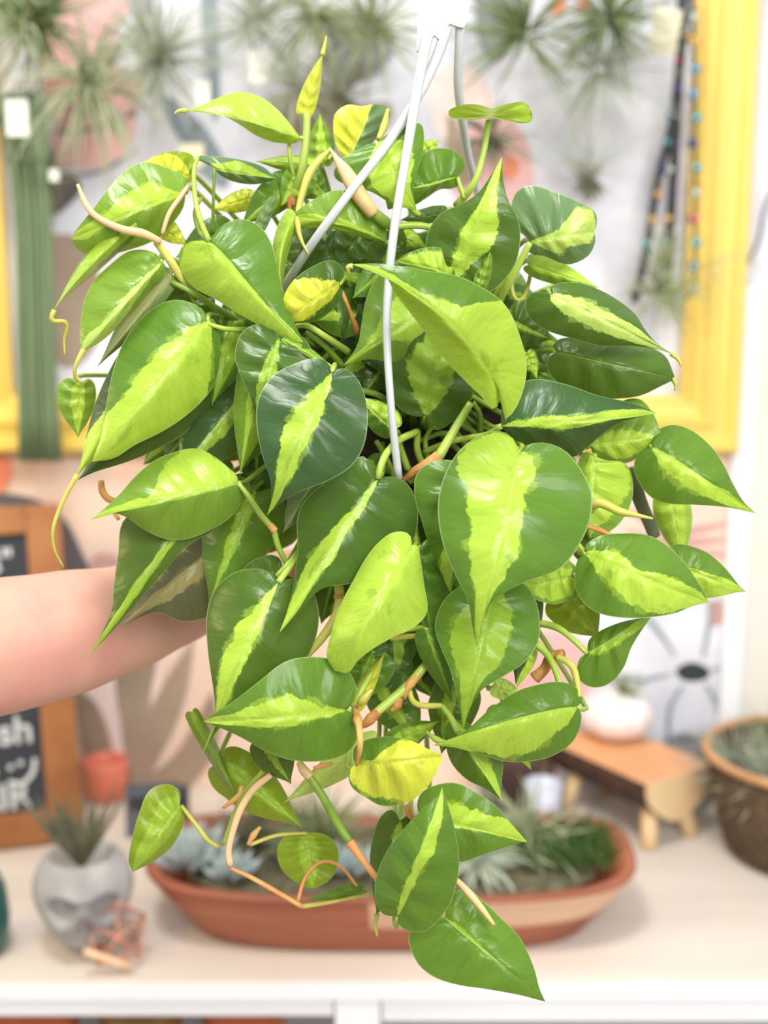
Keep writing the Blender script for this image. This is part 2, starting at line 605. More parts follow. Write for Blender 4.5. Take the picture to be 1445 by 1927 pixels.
for i, (x, mm, lb) in enumerate(((-.50, tc2, 'ochre pot on the lower table shelf, farthest left'), (-.385, tc, 'terracotta pot on the lower table shelf next to the ochre one'), (-.27, tc2, 'ochre pot on the lower table shelf between two terracotta ones'), (-.155, tc, 'terracotta pot on the lower table shelf nearest the middle leg'))):
    p = thing('flower_pot', lb, 'pot', (x, 1.24, .6), 'pots on the lower shelf')
    bm = bmesh.new()
    lathe(bm, [(.036, 0), (.047, .13), (.047, .135), (.053, .135), (.053, .165), (.046, .165), (.042, .13)], (x, 1.24, .6))
    obj('pot_body', bm, mm, p)

# ------------------------------------------------------------------ THE PLANT
D0 = 0.64
PC = (735, 700)
plant = thing('hanging_philodendron', 'trailing variegated heart-leaf philodendron in a hanging pot with white hanger wires', 'plant', W(735, 760, .72))

# colour families (dark part, lime part)
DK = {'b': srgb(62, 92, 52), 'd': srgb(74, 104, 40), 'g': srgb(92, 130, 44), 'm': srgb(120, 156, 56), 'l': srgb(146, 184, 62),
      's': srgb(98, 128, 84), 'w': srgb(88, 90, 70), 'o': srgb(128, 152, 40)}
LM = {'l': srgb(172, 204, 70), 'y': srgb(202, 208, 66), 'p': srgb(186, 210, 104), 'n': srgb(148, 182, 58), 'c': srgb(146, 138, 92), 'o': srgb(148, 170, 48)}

TEMPL = [(0.0, 0.0), (-0.055, 0.16), (-0.095, 0.40), (-0.085, 0.62), (-0.02, 0.84), (0.09, 0.97), (0.22, 1.0), (0.36, 0.96), (0.50, 0.84),
         (0.63, 0.66), (0.74, 0.46), (0.83, 0.27), (0.90, 0.13), (0.96, 0.045), (1.0, 0.0)]


def interp(lst, x):
    if isinstance(lst, (int, float)):
        return float(lst)
    if len(lst) == 1:
        return float(lst[0])
    t_ = min(max(x, 0), 1) * (len(lst) - 1)
    k = min(int(t_), len(lst) - 2)
    return lst[k] + (lst[k + 1] - lst[k]) * (t_ - k)


leaf_count = [0]


def leaf(base, tip, A=0.4, B=0.4, z=(0, 0), bend=0, col='dl', ea=0.2, eb=0.2, lobe=1.0, foldA=None, foldB=None, zm=None,
         pet=True, tail=None, flip=False, label=None, dome=1.0, acc=1.0, parent=None, into=None, N=(34, 9)):
    """base/tip/outline in photo pixels, z in mm relative to the plant's mid plane (negative is nearer)."""
    leaf_count[0] += 1
    idx = leaf_count[0]
    rnd = random.Random(idx * 13 + 5)
    b = Vector((base[0], base[1], 0))
    tp = Vector((tip[0], tip[1], 0))
    ax = tp - b
    Lp = ax.length
    e = ax / Lp
    nA = Vector((e.y, -e.x, 0))
    mid = (b + tp) / 2 + nA * bend
    NU, NV = N

    def bez(s):
        return b * (1 - s) ** 2 + mid * 2 * s * (1 - s) + tp * s * s if s >= 0 else b + (mid - b).normalized() * s * Lp

    def bezt(s):
        s = max(0, s)
        return ((mid - b) * (1 - s) + (tp - mid) * s).normalized()

    def side(spec, sg):
        if isinstance(spec, (int, float)):
            w = spec if spec > 1.5 else spec * Lp
            pts = []
            for s, q in TEMPL:
                if s < 0:
                    s *= lobe
                if s > .6:
                    q = q * acc
                t_ = bezt(s)
                n_ = Vector((t_.y, -t_.x, 0)) * sg
                if q > 0.9:
                    q *= 1 + rnd.uniform(-.03, .03)
                pts.append(bez(s) + n_ * q * w)
        else:
            pts = [b] + [Vector((x, y, 0)) for x, y in spec] + [tp]
            w = max(abs((p - b).dot(nA)) for p in pts)
        return catmull(pts, NU), w
    PA, wa = side(A, 1)
    PB, wb = side(B, -1)
    zb, zt = z
    if zm is None:
        zm = (zb + zt) / 2 - 0.06 * Lp * 0.27
    scale = (D0 + (zb + zt) / 2000) / F
    wt = max(0.36 * math.hypot(Lp * scale, (zt - zb) / 1000), 0.9 * max(wa, wb) * scale)

    def auto_fold(w, f):
        if f is not None:
            return f / 1000
        wp = min(w * scale, wt)
        return 0.75 * math.sqrt(max(0, wt * wt - wp * wp))
    fA, fB = auto_fold(wa, foldA), auto_fold(wb, foldB)
    bm = bmesh.new() if into is None else into
    uvl = bm.loops.layers.uv.get('leaf_uv') or bm.loops.layers.uv.new('leaf_uv')
    le = bm.verts.layers.float.get('edge') or bm.verts.layers.float.new('edge')
    ls = bm.verts.layers.float.get('seed') or bm.verts.layers.float.new('seed')
    ld = bm.verts.layers.float_color.get('dark') or bm.verts.layers.float_color.new('dark')
    ll = bm.verts.layers.float_color.get('lime') or bm.verts.layers.float_color.new('lime')
    jit = rnd.uniform(.93, 1.07)
    dk = tuple(min(1, c * jit) for c in DK[col[0]][:3]) + (1,)
    lm = tuple(min(1, c * jit) for c in LM[col[1]][:3]) + (1,)
    rows = []
    grid = {}
    ph = rnd.uniform(0, 6)
    seedv = rnd.uniform(0, 50)
    for i in range(NU + 1):
        u = i / NU
        sm = 0.25 * u + 0.75 * u ** 2.1
        m_ = bez(sm)
        zmid = (zb * (1 - sm) ** 2 + (2 * zm - (zb + zt) / 2) * 2 * sm * (1 - sm) + zt * sm * sm) / 1000
        row = []
        for j in range(-NV, NV + 1):
            v = abs(j) / NV
            vv = v ** 1.25
            E = PA[i] if j > 0 else PB[i]
            f_ = fA if j > 0 else fB
            # the transversal follows the vein: leaves the midrib forward, sweeps round
            ctrl = m_.lerp(E, 0.5) + bezt(sm) * (0.035 * Lp * math.sin(PI * u))
            p = m_ * (1 - vv) ** 2 + ctrl * 2 * vv * (1 - vv) + E * vv * vv
            wloc = (E - m_).length * scale
            wide = min(1.0, wloc / max(1e-6, wt))
            dz = zmid + f_ * vv * wide * (0.55 + .45 * vv)
            dz += dome * 0.20 * wloc * vv ** 2.2
            dz += 0.0016 * (1 - min(1, v / .16)) * math.sin(PI * min(1, u * 1.1)) * dome   # midrib channel
            dz += 0.0014 * math.sin(u * 30 + ph) * math.sin(PI * v) * wide         # quilting between veins
            dz += 0.0022 * math.sin(u * 7 + ph * 2 + (2 if j > 0 else 0)) * vv ** 2 * wide     # wavy margin
            q = (i, j)
            if j == 0 or q not in grid:
                vert = bm.verts.new(W(p.x, p.y, D0 + dz))
                su = max(0, (p - b).dot(e) / Lp)
                ev = interp(ea, su) if j > 0 else interp(eb, su)
                if j == 0:
                    ev = (interp(ea, su) + interp(eb, su)) / 2
                vert[le] = ev ** 0.74 if 0 < ev < 1 else ev
                vert[ls] = seedv
                vert[ld] = dk
                vert[ll] = lm
                grid[q] = (vert, u, j / NV)
            row.append(grid[q])
        rows.append(row)
    for i in range(NU):
        for k in range(2 * NV):
            q = [rows[i][k], rows[i + 1][k], rows[i + 1][k + 1], rows[i][k + 1]]
            if flip:
                q.reverse()
            try:
                f = bm.faces.new([x[0] for x in q])
            except ValueError:
                continue
            f.smooth = True
            for lp, x in zip(f.loops, q):
                uu, v_ = x[1], x[2]
                lp[uvl].uv = (uu, v_)
    if into is not None:
        return
    bmesh.ops.remove_doubles(bm, verts=[r_[k][0] for r_ in (rows[0], rows[-1]) for k in range(2 * NV + 1)], dist=1e-6)
    o = obj('leaf', bm, M['leaf'], parent or plant)
    if label:
        o['label'] = label
    if tail:
        bt = bmesh.new()
        zz = [zt + (x[2] if len(x) > 2 else 0) for x in tail]
        pts = [W(tip[0] - e.x * 6, tip[1] - e.y * 6, D0 + zt / 1000)] + [W(x[0], x[1], D0 + q / 1000) for x, q in zip(tail, zz)]
        tube(bt, pts, [.0015, .0011, .0005], seg=6)
        obj('drip_tip', bt, M['stem_yellow'], o)
    if pet:
        bt = bmesh.new()
        c = Vector((PC[0], PC[1], 0))
        back = b - (mid - b).normalized() * 16
        inw = b.lerp(c, 0.35) if (b - c).length > 120 else b + Vector((5, 30, 0))
        pts = [W(b.x, b.y, D0 + zb / 1000 + .001), W(back.x, back.y, D0 + zb / 1000 + .026), W(inw.x, inw.y, D0 + max(zb, 0) / 1000 + .07)]
        tube(bt, pts, [.0014, .0014, .0017], seg=6)
        obj('petiole', bt, M['petiole'], o)
    return o


exec_leaves = True
# ---- biggest front leaves first (outline points measured from the photo)
leaf((977, 853), (898, 1222), z=(-38, -52), col='gl', zm=-66, lobe=1,
     A=[(985, 840), (1024, 833), (1069, 853), (1110, 915), (1114, 955), (1103, 1000), (1058, 1067), (989, 1095), (937, 1122), (915, 1150)],
     B=[(966, 826), (941, 811), (905, 818), (866, 846), (838, 890), (824, 949), (832, 1018), (858, 1085), (880, 1130), (889, 1180)],
     ea=[.4, .16, .24, .38, .5, 1], eb=[1.0, .72, .48, .55, .65, .9], label='largest leaf, broad lime centre with a jagged left edge')
leaf((941, 741), (659, 497), z=(-30, -48), col='gl', zm=-64, bend=-78, foldA=20, tail=[(655, 503), (657, 515, 2)],
     B=[(946, 775), (950, 790), (975, 760), (991, 701), (984, 650), (950, 573), (891, 532), (850, 516), (811, 511), (760, 502), (708, 496)],
     A=[(930, 770), (905, 745), (880, 722), (829, 667), (794, 618), (765, 580), (742, 549), (720, 515)],
     ea=1.3, eb=[1.3, 1.3, 1.1, .4, .24, .2, .5, 1], label='long lime leaf lying across the front hanger wire')
leaf((390, 605), (173, 869), z=(-10, -30), col='gl', zm=-34, bend=6,
     A=[(396, 598), (406, 606), (414, 640), (413, 680), (405, 720), (380, 755), (340, 790), (300, 815), (253, 838), (215, 862)],
     B=[(384, 585), (362, 571), (330, 564), (290, 578), (255, 610), (229, 651), (212, 700), (200, 760), (190, 820)],
     ea=[.5, .8, 1.2, 1.3, 1.3, 1.3], eb=[.12, .3, .4, .6, .95, 1.2], label='broad lime leaf with a green upper half, left side')
leaf((624, 701), (502, 970), z=(-34, -40), col='bl', zm=-54, bend=4,
     A=[(632, 695), (650, 694), (672, 712), (688, 750), (692, 790), (684, 840), (660, 878), (614, 906), (565, 925), (530, 945)],
     B=[(615, 680), (590, 674), (555, 684), (515, 706), (488, 745), (482, 790), (492, 852), (508, 900), (510, 940)],
     ea=[.08, .1, .12, .16, .3, .9], eb=[.06, .22, .42, .45, .6, .9], label='dark green leaf with a lime blaze, pointing down left of the front wire')
leaf((711, 901), (526, 1190), z=(-20, -44), col='dl', zm=-36,
     A=[(720, 898), (742, 897), (768, 912), (785, 950), (786, 985), (777, 1020), (745, 1060), (700, 1088), (650, 1100), (604, 1108), (565, 1150)],
     B=[(700, 878), (688, 860), (668, 862), (620, 900), (575, 940), (559, 975), (560, 1030), (552, 1101), (540, 1150)],
     ea=[.06, .06, .08, .2, .5, 1], eb=[.05, .08, .25, .6, .85, 1], label='dark leaf whose lime streak widens to a long point, centre')
leaf((775, 1032), (630, 1262), z=(-30, -42), col='gl', zm=-56, bend=2,
     A=[(785, 1025), (790, 1050), (798, 1101), (804, 1150), (780, 1180), (742, 1198), (700, 1222), (672, 1245), (655, 1266)],
     B=[(772, 1008), (756, 1000), (730, 1006), (695, 1040), (663, 1095), (642, 1135), (628, 1174), (614, 1230), (618, 1244)],
     ea=1.3, eb=1.3, label='long all-lime leaf with a pale midrib, centre')
leaf((930, 1105), (872, 1374), z=(-18, -26), col='gn', zm=-36,
     A=[(950, 1090), (985, 1098), (1008, 1130), (1016, 1180), (1010, 1215), (985, 1248), (950, 1271), (905, 1300), (884, 1335)],
     B=[(905, 1085), (870, 1100), (835, 1130), (818, 1175), (828, 1215), (845, 1255), (858, 1300), (866, 1340)],
     ea=[.3, .45, .5, .55, .7, 1], eb=[.2, .55, .7, .7, .7, 1], label='shaded leaf hanging below the largest leaf')
leaf((448, 909), (169, 979), z=(-14, -26), col='ml', zm=-32, bend=-6,
     A=[(455, 915), (458, 935), (445, 960), (426, 980), (380, 1005), (345, 1016), (310, 1014), (270, 996), (235, 972), (205, 966)],
     B=[(446, 895), (430, 880), (405, 860), (371, 844), (330, 850), (288, 868), (255, 896), (225, 930), (195, 958)],
     ea=[.02, .04, .06, .1, .3, .8], eb=[.9, 1.1, .9, .25, .5, 1], dome=.8, label='light green leaf pointing left above the arm')
leaf((652, 1336), (383, 1358), z=(-34, -40), col='gl', zm=-54, bend=8,
     A=[(665, 1345), (676, 1372), (668, 1400), (645, 1422), (600, 1433), (545, 1430), (497, 1412), (450, 1386), (410, 1368)],
     B=[(662, 1325), (670, 1295), (655, 1262), (620, 1240), (580, 1236), (535, 1246), (490, 1280), (441, 1318), (410, 1338)],
     ea=[.06, .08, .2, .3, .4, .8], eb=[.05, .14, .42, .42, .4, .7], label='leaf pointing left with a lime middle band, lower centre')
leaf((1102, 1042), (1334, 1134), z=(-24, -20), col='gl', zm=-42, bend=-4,
     A=[(1100, 1028), (1125, 1010), (1162, 1004), (1214, 1006), (1250, 1022), (1285, 1055), (1310, 1090)],
     B=[(1088, 1052), (1081, 1080), (1088, 1120), (1115, 1148), (1150, 1160), (1200, 1163), (1266, 1155), (1305, 1140)],
     ea=[.3, .35, .12, .3, .5, .9], eb=[.1, .3, .6, .85, .9, 1], label='glossy leaf pointing right with a lime heart, right side')
leaf((1038, 554), (1268, 668), z=(-16, 2), col='dp', zm=-28, bend=3,
     A=[(1036, 540), (1055, 532), (1093, 533), (1130, 546), (1162, 564), (1195, 590), (1214, 620), (1235, 645)],
     B=[(1020, 548), (995, 556), (988, 575), (998, 600), (1024, 620), (1076, 637), (1128, 650), (1190, 651), (1240, 658)],
     ea=[.15, .35, .35, .45, .8, 1], eb=[.25, .35, .42, .55, .8, 1], tail=[(1276, 676), (1282, 690)], label='dark leaf with a pale lime stripe pointing right, upper right')
leaf((1048, 663), (1271, 713), z=(2, 2), col='dl', ea=0, eb=0, zm=-12,
     A=[(1040, 650), (1060, 636), (1120, 640), (1200, 648), (1250, 668)],
     B=[(1034, 670), (1030, 692), (1045, 716), (1080, 738), (1128, 750), (1170, 750), (1207, 744), (1245, 726)], tail=[(1272, 725), (1269, 735)],
     label='plain dark green leaf under the striped one, upper right')
leaf((942, 802), (1236, 778), z=(-12, -6), col='bl', zm=-26, bend=-6,
     A=[(944, 770), (958, 738), (1000, 714), (1060, 722), (1128, 745), (1180, 756), (1215, 768)],
     B=[(955, 815), (985, 838), (1030, 850), (1079, 860), (1105, 842), (1128, 822), (1160, 798), (1200, 786)],
     ea=[.05, .12, .18, .3, .55, .9], eb=[.03, .06, .22, .3, .4, .8], label='dark leaf with a narrow lime stripe pointing right, mid right')
leaf((1226, 841), (1422, 966), z=(-2, 6), col='gl', zm=-12, bend=4,
     A=[(1232, 815), (1255, 801), (1280, 801), (1310, 815), (1340, 842), (1362, 875), (1378, 908), (1400, 945)],
     B=[(1205, 850), (1193, 872), (1198, 900), (1225, 936), (1260, 948), (1310, 950), (1370, 955)],
     ea=[.05, .05, .04, .05, .3, .9], eb=[.1, .3, .45, .6, .9, 1], label='rightmost leaf, pointing right with a lime lower half')
leaf((1262, 1060), (1404, 1114), z=(0, 0), col='gl', zm=-8, A=45, B=50, ea=[.1, .1, .2, .5, .9], eb=1.2, pet=False, label='lime leaf tip behind the glossy leaf, right side')
leaf((1085, 1330), (815, 1402), z=(-26, -34), col='gl', zm=-40, bend=-14,
     B=[(1096, 1318), (1088, 1298), (1070, 1286), (1041, 1283), (1005, 1290), (972, 1301), (920, 1336), (880, 1372), (850, 1390)],
     A=[(1088, 1332), (1094, 1345), (1088, 1378), (1072, 1402), (1045, 1420), (1024, 1428), (985, 1434), (945, 1432), (905, 1420), (860, 1408)],
     ea=[.3, .55, .85, .9, 1, 1], eb=[0, 0, 0, .02, .1, .4], foldB=8, foldA=10, label='leaf with a dark upper and shiny lime lower half, lower right')
leaf((671, 1440), (834, 1422), z=(-34, -38), col='gy', zm=-54, bend=0,
     A=[(664, 1425), (668, 1405), (690, 1392), (726, 1386), (768, 1392), (809, 1411)],
     B=[(660, 1445), (656, 1466), (664, 1484), (690, 1502), (716, 1516), (745, 1516), (775, 1506), (802, 1483), (822, 1452)],
     ea=[.1, .15, .6, 1, 1.2, 1.2], eb=[.9, .85, .8, 1.1, 1.2, 1.2], label='small shiny yellow-lime leaf, lower centre')
leaf((749, 1724), (832, 1482), z=(-40, -44), col='gl', zm=-58, bend=-6,
     A=[(735, 1724), (718, 1718), (706, 1692), (709, 1646), (733, 1594), (785, 1532), (818, 1500)],
     B=[(752, 1742), (775, 1754), (805, 1750), (835, 1720), (855, 1680), (864, 1620), (854, 1553), (840, 1505)],
     ea=[.1, .14, .1, .08, .1, .2], eb=[.03, .05, .14, .35, .5, .6], label='upright green leaf with thin lime streaks, bottom')
leaf((837, 1727), (1026, 1885), z=(-26, -30), col='gn', zm=-40,
     A=[(845, 1690), (875, 1672), (910, 1696), (941, 1726), (975, 1760), (992, 1790), (1006, 1825), (1015, 1860)],
     B=[(810, 1735), (780, 1745), (768, 1768), (785, 1812), (810, 1835), (837, 1847), (875, 1856), (906, 1860), (975, 1872)],
     ea=[.06, .06, .05, 0, 0, 0], eb=0, label='lowest leaf, plain green and pointing down right')
leaf((790, 1540), (992, 1584), z=(-16, -10), col='gl', zm=-24, bend=5,
     A=[(785, 1510), (800, 1486), (854, 1473), (906, 1497), (935, 1520), (960, 1548)],
     B=[(790, 1580), (820, 1615), (868, 1622), (905, 1610), (941, 1598), (970, 1588)],
     ea=[.3, .5, .5, .6, 1, 1.2], eb=[.05, .05, .05, .05, .1, .5], label='green and lime leaf pointing right behind the streaked one, bottom')
leaf((863, 522), (944, 296), z=(-6, -14), col='dl', zm=-20, bend=4,
     A=[(845, 530), (815, 510), (802, 480), (804, 440), (829, 402), (865, 385), (898, 364), (920, 335)],
     B=[(880, 545), (905, 560), (930, 545), (955, 520), (974, 485), (979, 434), (972, 405), (958, 380), (947, 340)],
     ea=[.3, .25, .3, .35, .5, 1], eb=[.1, .25, .5, .45, .5, .9], label='upright dark leaf with a jagged lime flame and a pointed tip, upper right')
leaf((998, 454), (1118, 437), z=(0, 0), col='sp', zm=-10,
     A=[(985, 442), (968, 425), (962, 385), (975, 358), (1003, 349), (1040, 360), (1085, 378), (1119, 398), (1123, 420)],
     B=[(990, 462), (1000, 478), (1024, 482), (1055, 495), (1076, 497), (1107, 481), (1120, 455)],
     ea=[0, .03, .1, .35, .8, .9], eb=[.1, .5, .6, .35, .5, .8], label='round blunt green leaf with pale lime patches, upper right')
leaf((393, 454), (582, 660), z=(-8, -18), col='gl', zm=-24, bend=-4,
     A=[(405, 438), (425, 420), (455, 412), (488, 425), (509, 454), (522, 500), (532, 545), (555, 610)],
     B=[(375, 452), (350, 458), (336, 480), (346, 520), (370, 545), (400, 560), (440, 585), (480, 608), (530, 635)],
     ea=[.06, .04, .04, .06, .3, .9], eb=[1, 1.3, 1.3, 1.1, 1.2, 1.2], tail=[(600, 674), (625, 690)], label='broad leaf half pale lime and half green, upper left')
leaf((638, 534), (536, 603), z=(-8, -14), col='dy', zm=-24,
     A=[(645, 552), (635, 572), (615, 592), (593, 605), (560, 608)],
     B=[(648, 515), (640, 498), (621, 490), (595, 498), (560, 520), (538, 548), (532, 575)],
     ea=[.3, .5, .5, .8, 1], eb=[.2, .5, 1, 1.2, 1.2], label='small bright yellow leaf, upper middle')
leaf((801, 781), (838, 600), z=(8, 4), col='dn', zm=0,
     A=[(790, 785), (760, 775), (735, 745), (725, 700), (735, 650), (790, 600)],
     B=[(805, 800), (822, 809), (850, 795), (876, 775), (891, 736), (890, 690), (870, 630)],
     ea=[.15, .4, .55, .5, .5], eb=[.15, .35, .5, .5, .5], label='shaded leaf under the long lime leaf')
leaf((850, 560), (646, 688), z=(8, -2), col='ml', zm=-4, bend=-8,
     A=[(862, 600), (850, 650), (829, 674), (787, 684), (740, 682), (690, 676)],
     B=[(830, 520), (780, 500), (714, 518), (690, 560), (680, 610), (672, 650)],
     ea=[.3, .5, .5, .2, .2, .8], eb=[.5, .6, .5, .4, .3, .8], pet=False, label='green leaf behind the front wire pointing down left')
leaf((526, 634), (484, 790), z=(-20, -20), col='dn', zm=-28,
     A=[(540, 625), (575, 640), (590, 680), (575, 730), (535, 765)],
     B=[(515, 615), (488, 609), (456, 625), (442, 665), (450, 700), (470, 745)],
     ea=[.05, .08, .2, .5, .8], eb=[.05, .12, .3, .5, .8])
leaf((500, 655), (451, 896), z=(-6, -16), col='ml', zm=-16, A=38, B=44, ea=1.1, eb=.35, lobe=.4)
leaf((440, 600), (398, 765), z=(16, 10), col='gn', A=50, B=46, ea=.5, eb=.2)
leaf((455, 745), (325, 905), z=(14, 4), col='bn', A=66, B=62, ea=.3, eb=.05)
leaf((372, 690), (146, 904), z=(6, -12), col='bn', zm=-10, A=74, B=60, ea=0, eb=0, label='dark green leaf under the broad lime leaf, left side')
leaf((300, 640), (142, 898), z=(-2, -18), col='bl', zm=-18, A=58, B=52, ea=[.1, .2, .8, 1.2, 1.2], eb=[0, 0, .3, 1, 1.2],
     tail=[(118, 945), (100, 995), (103, 1035, 4), (120, 1068, 8)], label='dark and lime leaf with a very long drip tip, far left')
leaf((152, 722), (147, 825), z=(30, 30), col='ml', A=30, B=44, ea=.3, eb=.4, label='small round leaf at the far left edge of the plant')
leaf((303, 494), (153, 662), z=(-4, -16), col='mp', zm=-18,
     A=[(312, 500), (308, 520), (288, 537), (262, 570), (235, 600), (200, 635), (170, 655)],
     B=[(295, 478), (270, 470), (240, 474), (205, 500), (180, 525), (160, 560), (152, 600), (150, 640)],
     ea=[.1, .4, .8, 1, 1.2], eb=[.05, .08, .1, .2, .8], tail=[(142, 690), (142, 712, 3), (155, 722, 8)], label='green leaf with a pale lower edge, left side')
leaf((320, 520), (182, 692), z=(4, -6), col='sc', A=22, B=30, ea=.4, eb=.6, lobe=.5, flip=True)
leaf((262, 412), (98, 588), z=(-2, -6), col='ml', A=22, B=24, bend=-16, ea=.6, eb=.8, lobe=.5, foldA=26, foldB=20, tail=[(98, 602), (125, 608, 3), (121, 640, 6), (122, 668, 6)], pet=False,
     label='narrow folded leaf with a curled tip, far left')
leaf((349, 362), (134, 450), z=(10, 4), col='ml', zm=-8, bend=-6,
     A=[(345, 390), (325, 420), (295, 450), (250, 468), (200, 480), (160, 478), (142, 465)],
     B=[(350, 335), (320, 318), (275, 305), (240, 318), (205, 354), (170, 400), (145, 430)],
     ea=[.1, .05, .05, .1, .5], eb=[.05, .45, .5, .5, .8], label='large arched leaf with a light band, upper left')
leaf((357, 332), (252, 312), z=(16, 12), col='oy', A=14, B=44, ea=1, eb=[.3, .8, 1, 1], lobe=.5, foldA=10, label='yellow-green leaf end above the arched leaf, upper left')
leaf((565, 259), (345, 207), z=(8, 2), col='lp'.replace('p', 'l'), zm=-4, bend=-14,
     A=[(560, 268), (540, 270), (512, 267), (480, 254), (450, 234), (415, 216), (380, 208)],
     B=[(548, 236), (520, 204), (485, 180), (443, 174), (410, 184), (375, 200)],
     ea=1.3, eb=1.3, tail=[(336, 209), (328, 214)], label='bright lime leaf reaching left above the plant', pet=False)
leaf((574, 216), (608, 98), z=(10, 12), col='ly', A=20, B=15, ea=1.2, eb=1.2, lobe=.3, tail=[(612, 80), (614, 68)], label='young rolled lime leaf standing upright at the top', pet=False)
leaf((655, 302), (700, 196), z=(24, 26), col='sy',
     A=[(640, 290), (630, 265), (627, 235), (632, 212), (655, 197), (680, 200)],
     B=[(665, 298), (690, 280), (720, 245), (735, 215), (728, 200), (712, 196)], ea=1.3, eb=.08, label='upright leaf half yellow half grey-green, top')
leaf((604, 305), (602, 212), z=(30, 30), col='ml', A=26, B=26, ea=.3, eb=.4)
leaf((708, 268), (784, 396), z=(6, 6), col='gl', zm=-6,
     A=[(725, 255), (760, 238), (790, 232), (798, 250), (795, 290), (785, 320), (778, 360)],
     B=[(690, 272), (655, 290), (632, 312), (630, 335), (660, 350), (700, 362), (740, 385)],
     ea=[.3, .6, .7, .6, .8], eb=[.1, .4, .8, .9, 1], pet=False, label='heart-shaped lime leaf behind the two hanger wires, top')
leaf((860, 332), (756, 355), z=(16, 10), col='gl', bend=8, zm=2,
     A=[(866, 345), (850, 355), (829, 356), (800, 374), (778, 386), (762, 380)],
     B=[(872, 322), (875, 309), (862, 288), (840, 279), (811, 281), (785, 300), (765, 325)], ea=.04, eb=.04, pet=False, label='green leaf pointing left behind the wires, top')
leaf((921, 222), (925, 204), z=(20, -18), col='ml', A=[(935, 224), (960, 229), (985, 232), (1001, 226), (998, 205), (985, 192), (955, 196)], B=[(905, 224), (880, 225), (852, 222), (843, 213), (850, 204), (880, 196), (905, 198)],
     ea=1, eb=1, foldA=0, foldB=0, zm=0, dome=.4, flip=True, pet=False, label='flat lime leaf seen edge-on on a tall stalk, top right')
leaf((403, 318), (520, 336), z=(14, 14), col='sl', A=[(390, 305), (368, 297), (400, 294), (450, 300), (495, 314)], B=[(415, 330), (440, 342), (475, 347), (505, 342)], ea=[.4, .9, .5, .2], eb=.1, flip=False, pet=False, label='flat grey-green leaf with a lime patch, upper left')
leaf((590, 312), (478, 303), z=(26, 26), col='ml', A=16, B=18, ea=.5, eb=.8)
leaf((572, 322), (528, 388), z=(20, 16), col='ml', A=34, B=30, ea=.6, eb=.4)
leaf((560, 330), (622, 376), z=(26, 22), col='gl', A=34, B=30, ea=.3, eb=.5)
leaf((545, 345), (452, 424), z=(22, 18), col='gn', A=34, B=36, ea=.6, eb=.1)
leaf((472, 372), (398, 394), z=(36, 36), col='oy', A=22, B=20, ea=.9, eb=.9)
leaf((488, 430), (523, 358), z=(10, 10), col='sn', A=13, B=12, ea=0, eb=0, flip=True)
leaf((300, 425), (352, 462), z=(30, 30), col='oy', A=22, B=18, ea=.9, eb=.9)
leaf((728, 456), (545, 408), z=(2, -8), col='ml', zm=-14, bend=-22,
     B=[(725, 430), (705, 390), (666, 362), (630, 358), (600, 370), (570, 388)],
     A=[(720, 455), (680, 446), (638, 434), (600, 428), (565, 432), (545, 432)], ea=[.3, .6, .9, 1], eb=[.05, .1, .2, .4], label='arched green leaf with a lime lower edge, upper middle')
leaf((556, 402), (534, 562), z=(-10, -14), col='sl', bend=-34, A=16, B=20, ea=1.2, eb=1.2, foldA=18, foldB=22, lobe=.2, pet=False, label='narrow curling lime leaf edge, upper middle')
leaf((612, 455), (650, 640), z=(30, 26), col='dn', A=50, B=56, ea=0, eb=0)
leaf((858, 522), (742, 492), z=(-4, -2), col='gl', zm=-12, bend=-10,
     B=[(862, 500), (850, 478), (822, 465), (790, 468), (760, 480)], A=14, ea=1, eb=[.3, .8, .8, .7], label='rounded lime leaf top behind the long lime leaf')
leaf((900, 542), (926, 462), z=(-12, -14), col='mn', A=14, B=16, ea=.3, eb=.3, pet=False)
leaf((530, 640), (634, 698), z=(-22, -24), col='mn', A=15, B=12, ea=.4, eb=.4, pet=False, lobe=.3)
leaf((738, 806), (668, 744), z=(-6, -2), col='gl', A=28, B=30, ea=.1, eb=.9)
leaf((380, 930), (168, 1234), z=(-2, -16), col='dn', zm=-16,
     A=[(400, 925), (440, 945), (420, 985), (350, 1030), (305, 1080), (270, 1120), (232, 1165), (200, 1200)],
     B=[(350, 930), (280, 950), (232, 980), (222, 1040), (214, 1100), (211, 1143), (190, 1195)],
     ea=[.2, .3, .4, .6, 1], eb=[0, 0, .15, .4, 1], foldB=6, foldA=6, label='long pointed green leaf in front of the arm')
leaf((430, 1015), (228, 1180), z=(26, 18), col='wc', zm=20,
     A=[(445, 1060), (430, 1110), (400, 1155), (370, 1168), (335, 1168), (300, 1152), (262, 1162)],
     B=[(420, 985), (370, 985), (320, 1035), (285, 1085), (255, 1135)], ea=[.1, .2, .3, .5, .7], eb=[.02, .1, .2, .4, .7], label='old grey-brown leaf over the wrist')
leaf((478, 930), (392, 1140), z=(18, 16), col='gn', A=72, B=70, ea=.1, eb=.2)
leaf((528, 1080), (400, 1170), z=(-2, 4), col='dn', A=56, B=50, ea=0, eb=0)
leaf((523, 1096), (380, 1420), z=(-26, -20), col='dl', zm=-38, bend=-12,
     A=[(540, 1090), (570, 1092), (593, 1122), (600, 1170), (585, 1225), (540, 1290), (470, 1345), (420, 1365), (402, 1385)],
     B=[(510, 1078), (480, 1070), (440, 1078), (405, 1108), (389, 1157), (391, 1226), (405, 1330), (400, 1370)],
     ea=[.04, .06, .1, .12, .3, .9], eb=[.03, .2, .45, .7, .9, 1], label='dark leaf with a wide lime stripe above the lower left leaf')
leaf((598, 892), (531, 1004), z=(0, -6), col='wn', A=34, B=30, ea=.05, eb=.05, flip=True)
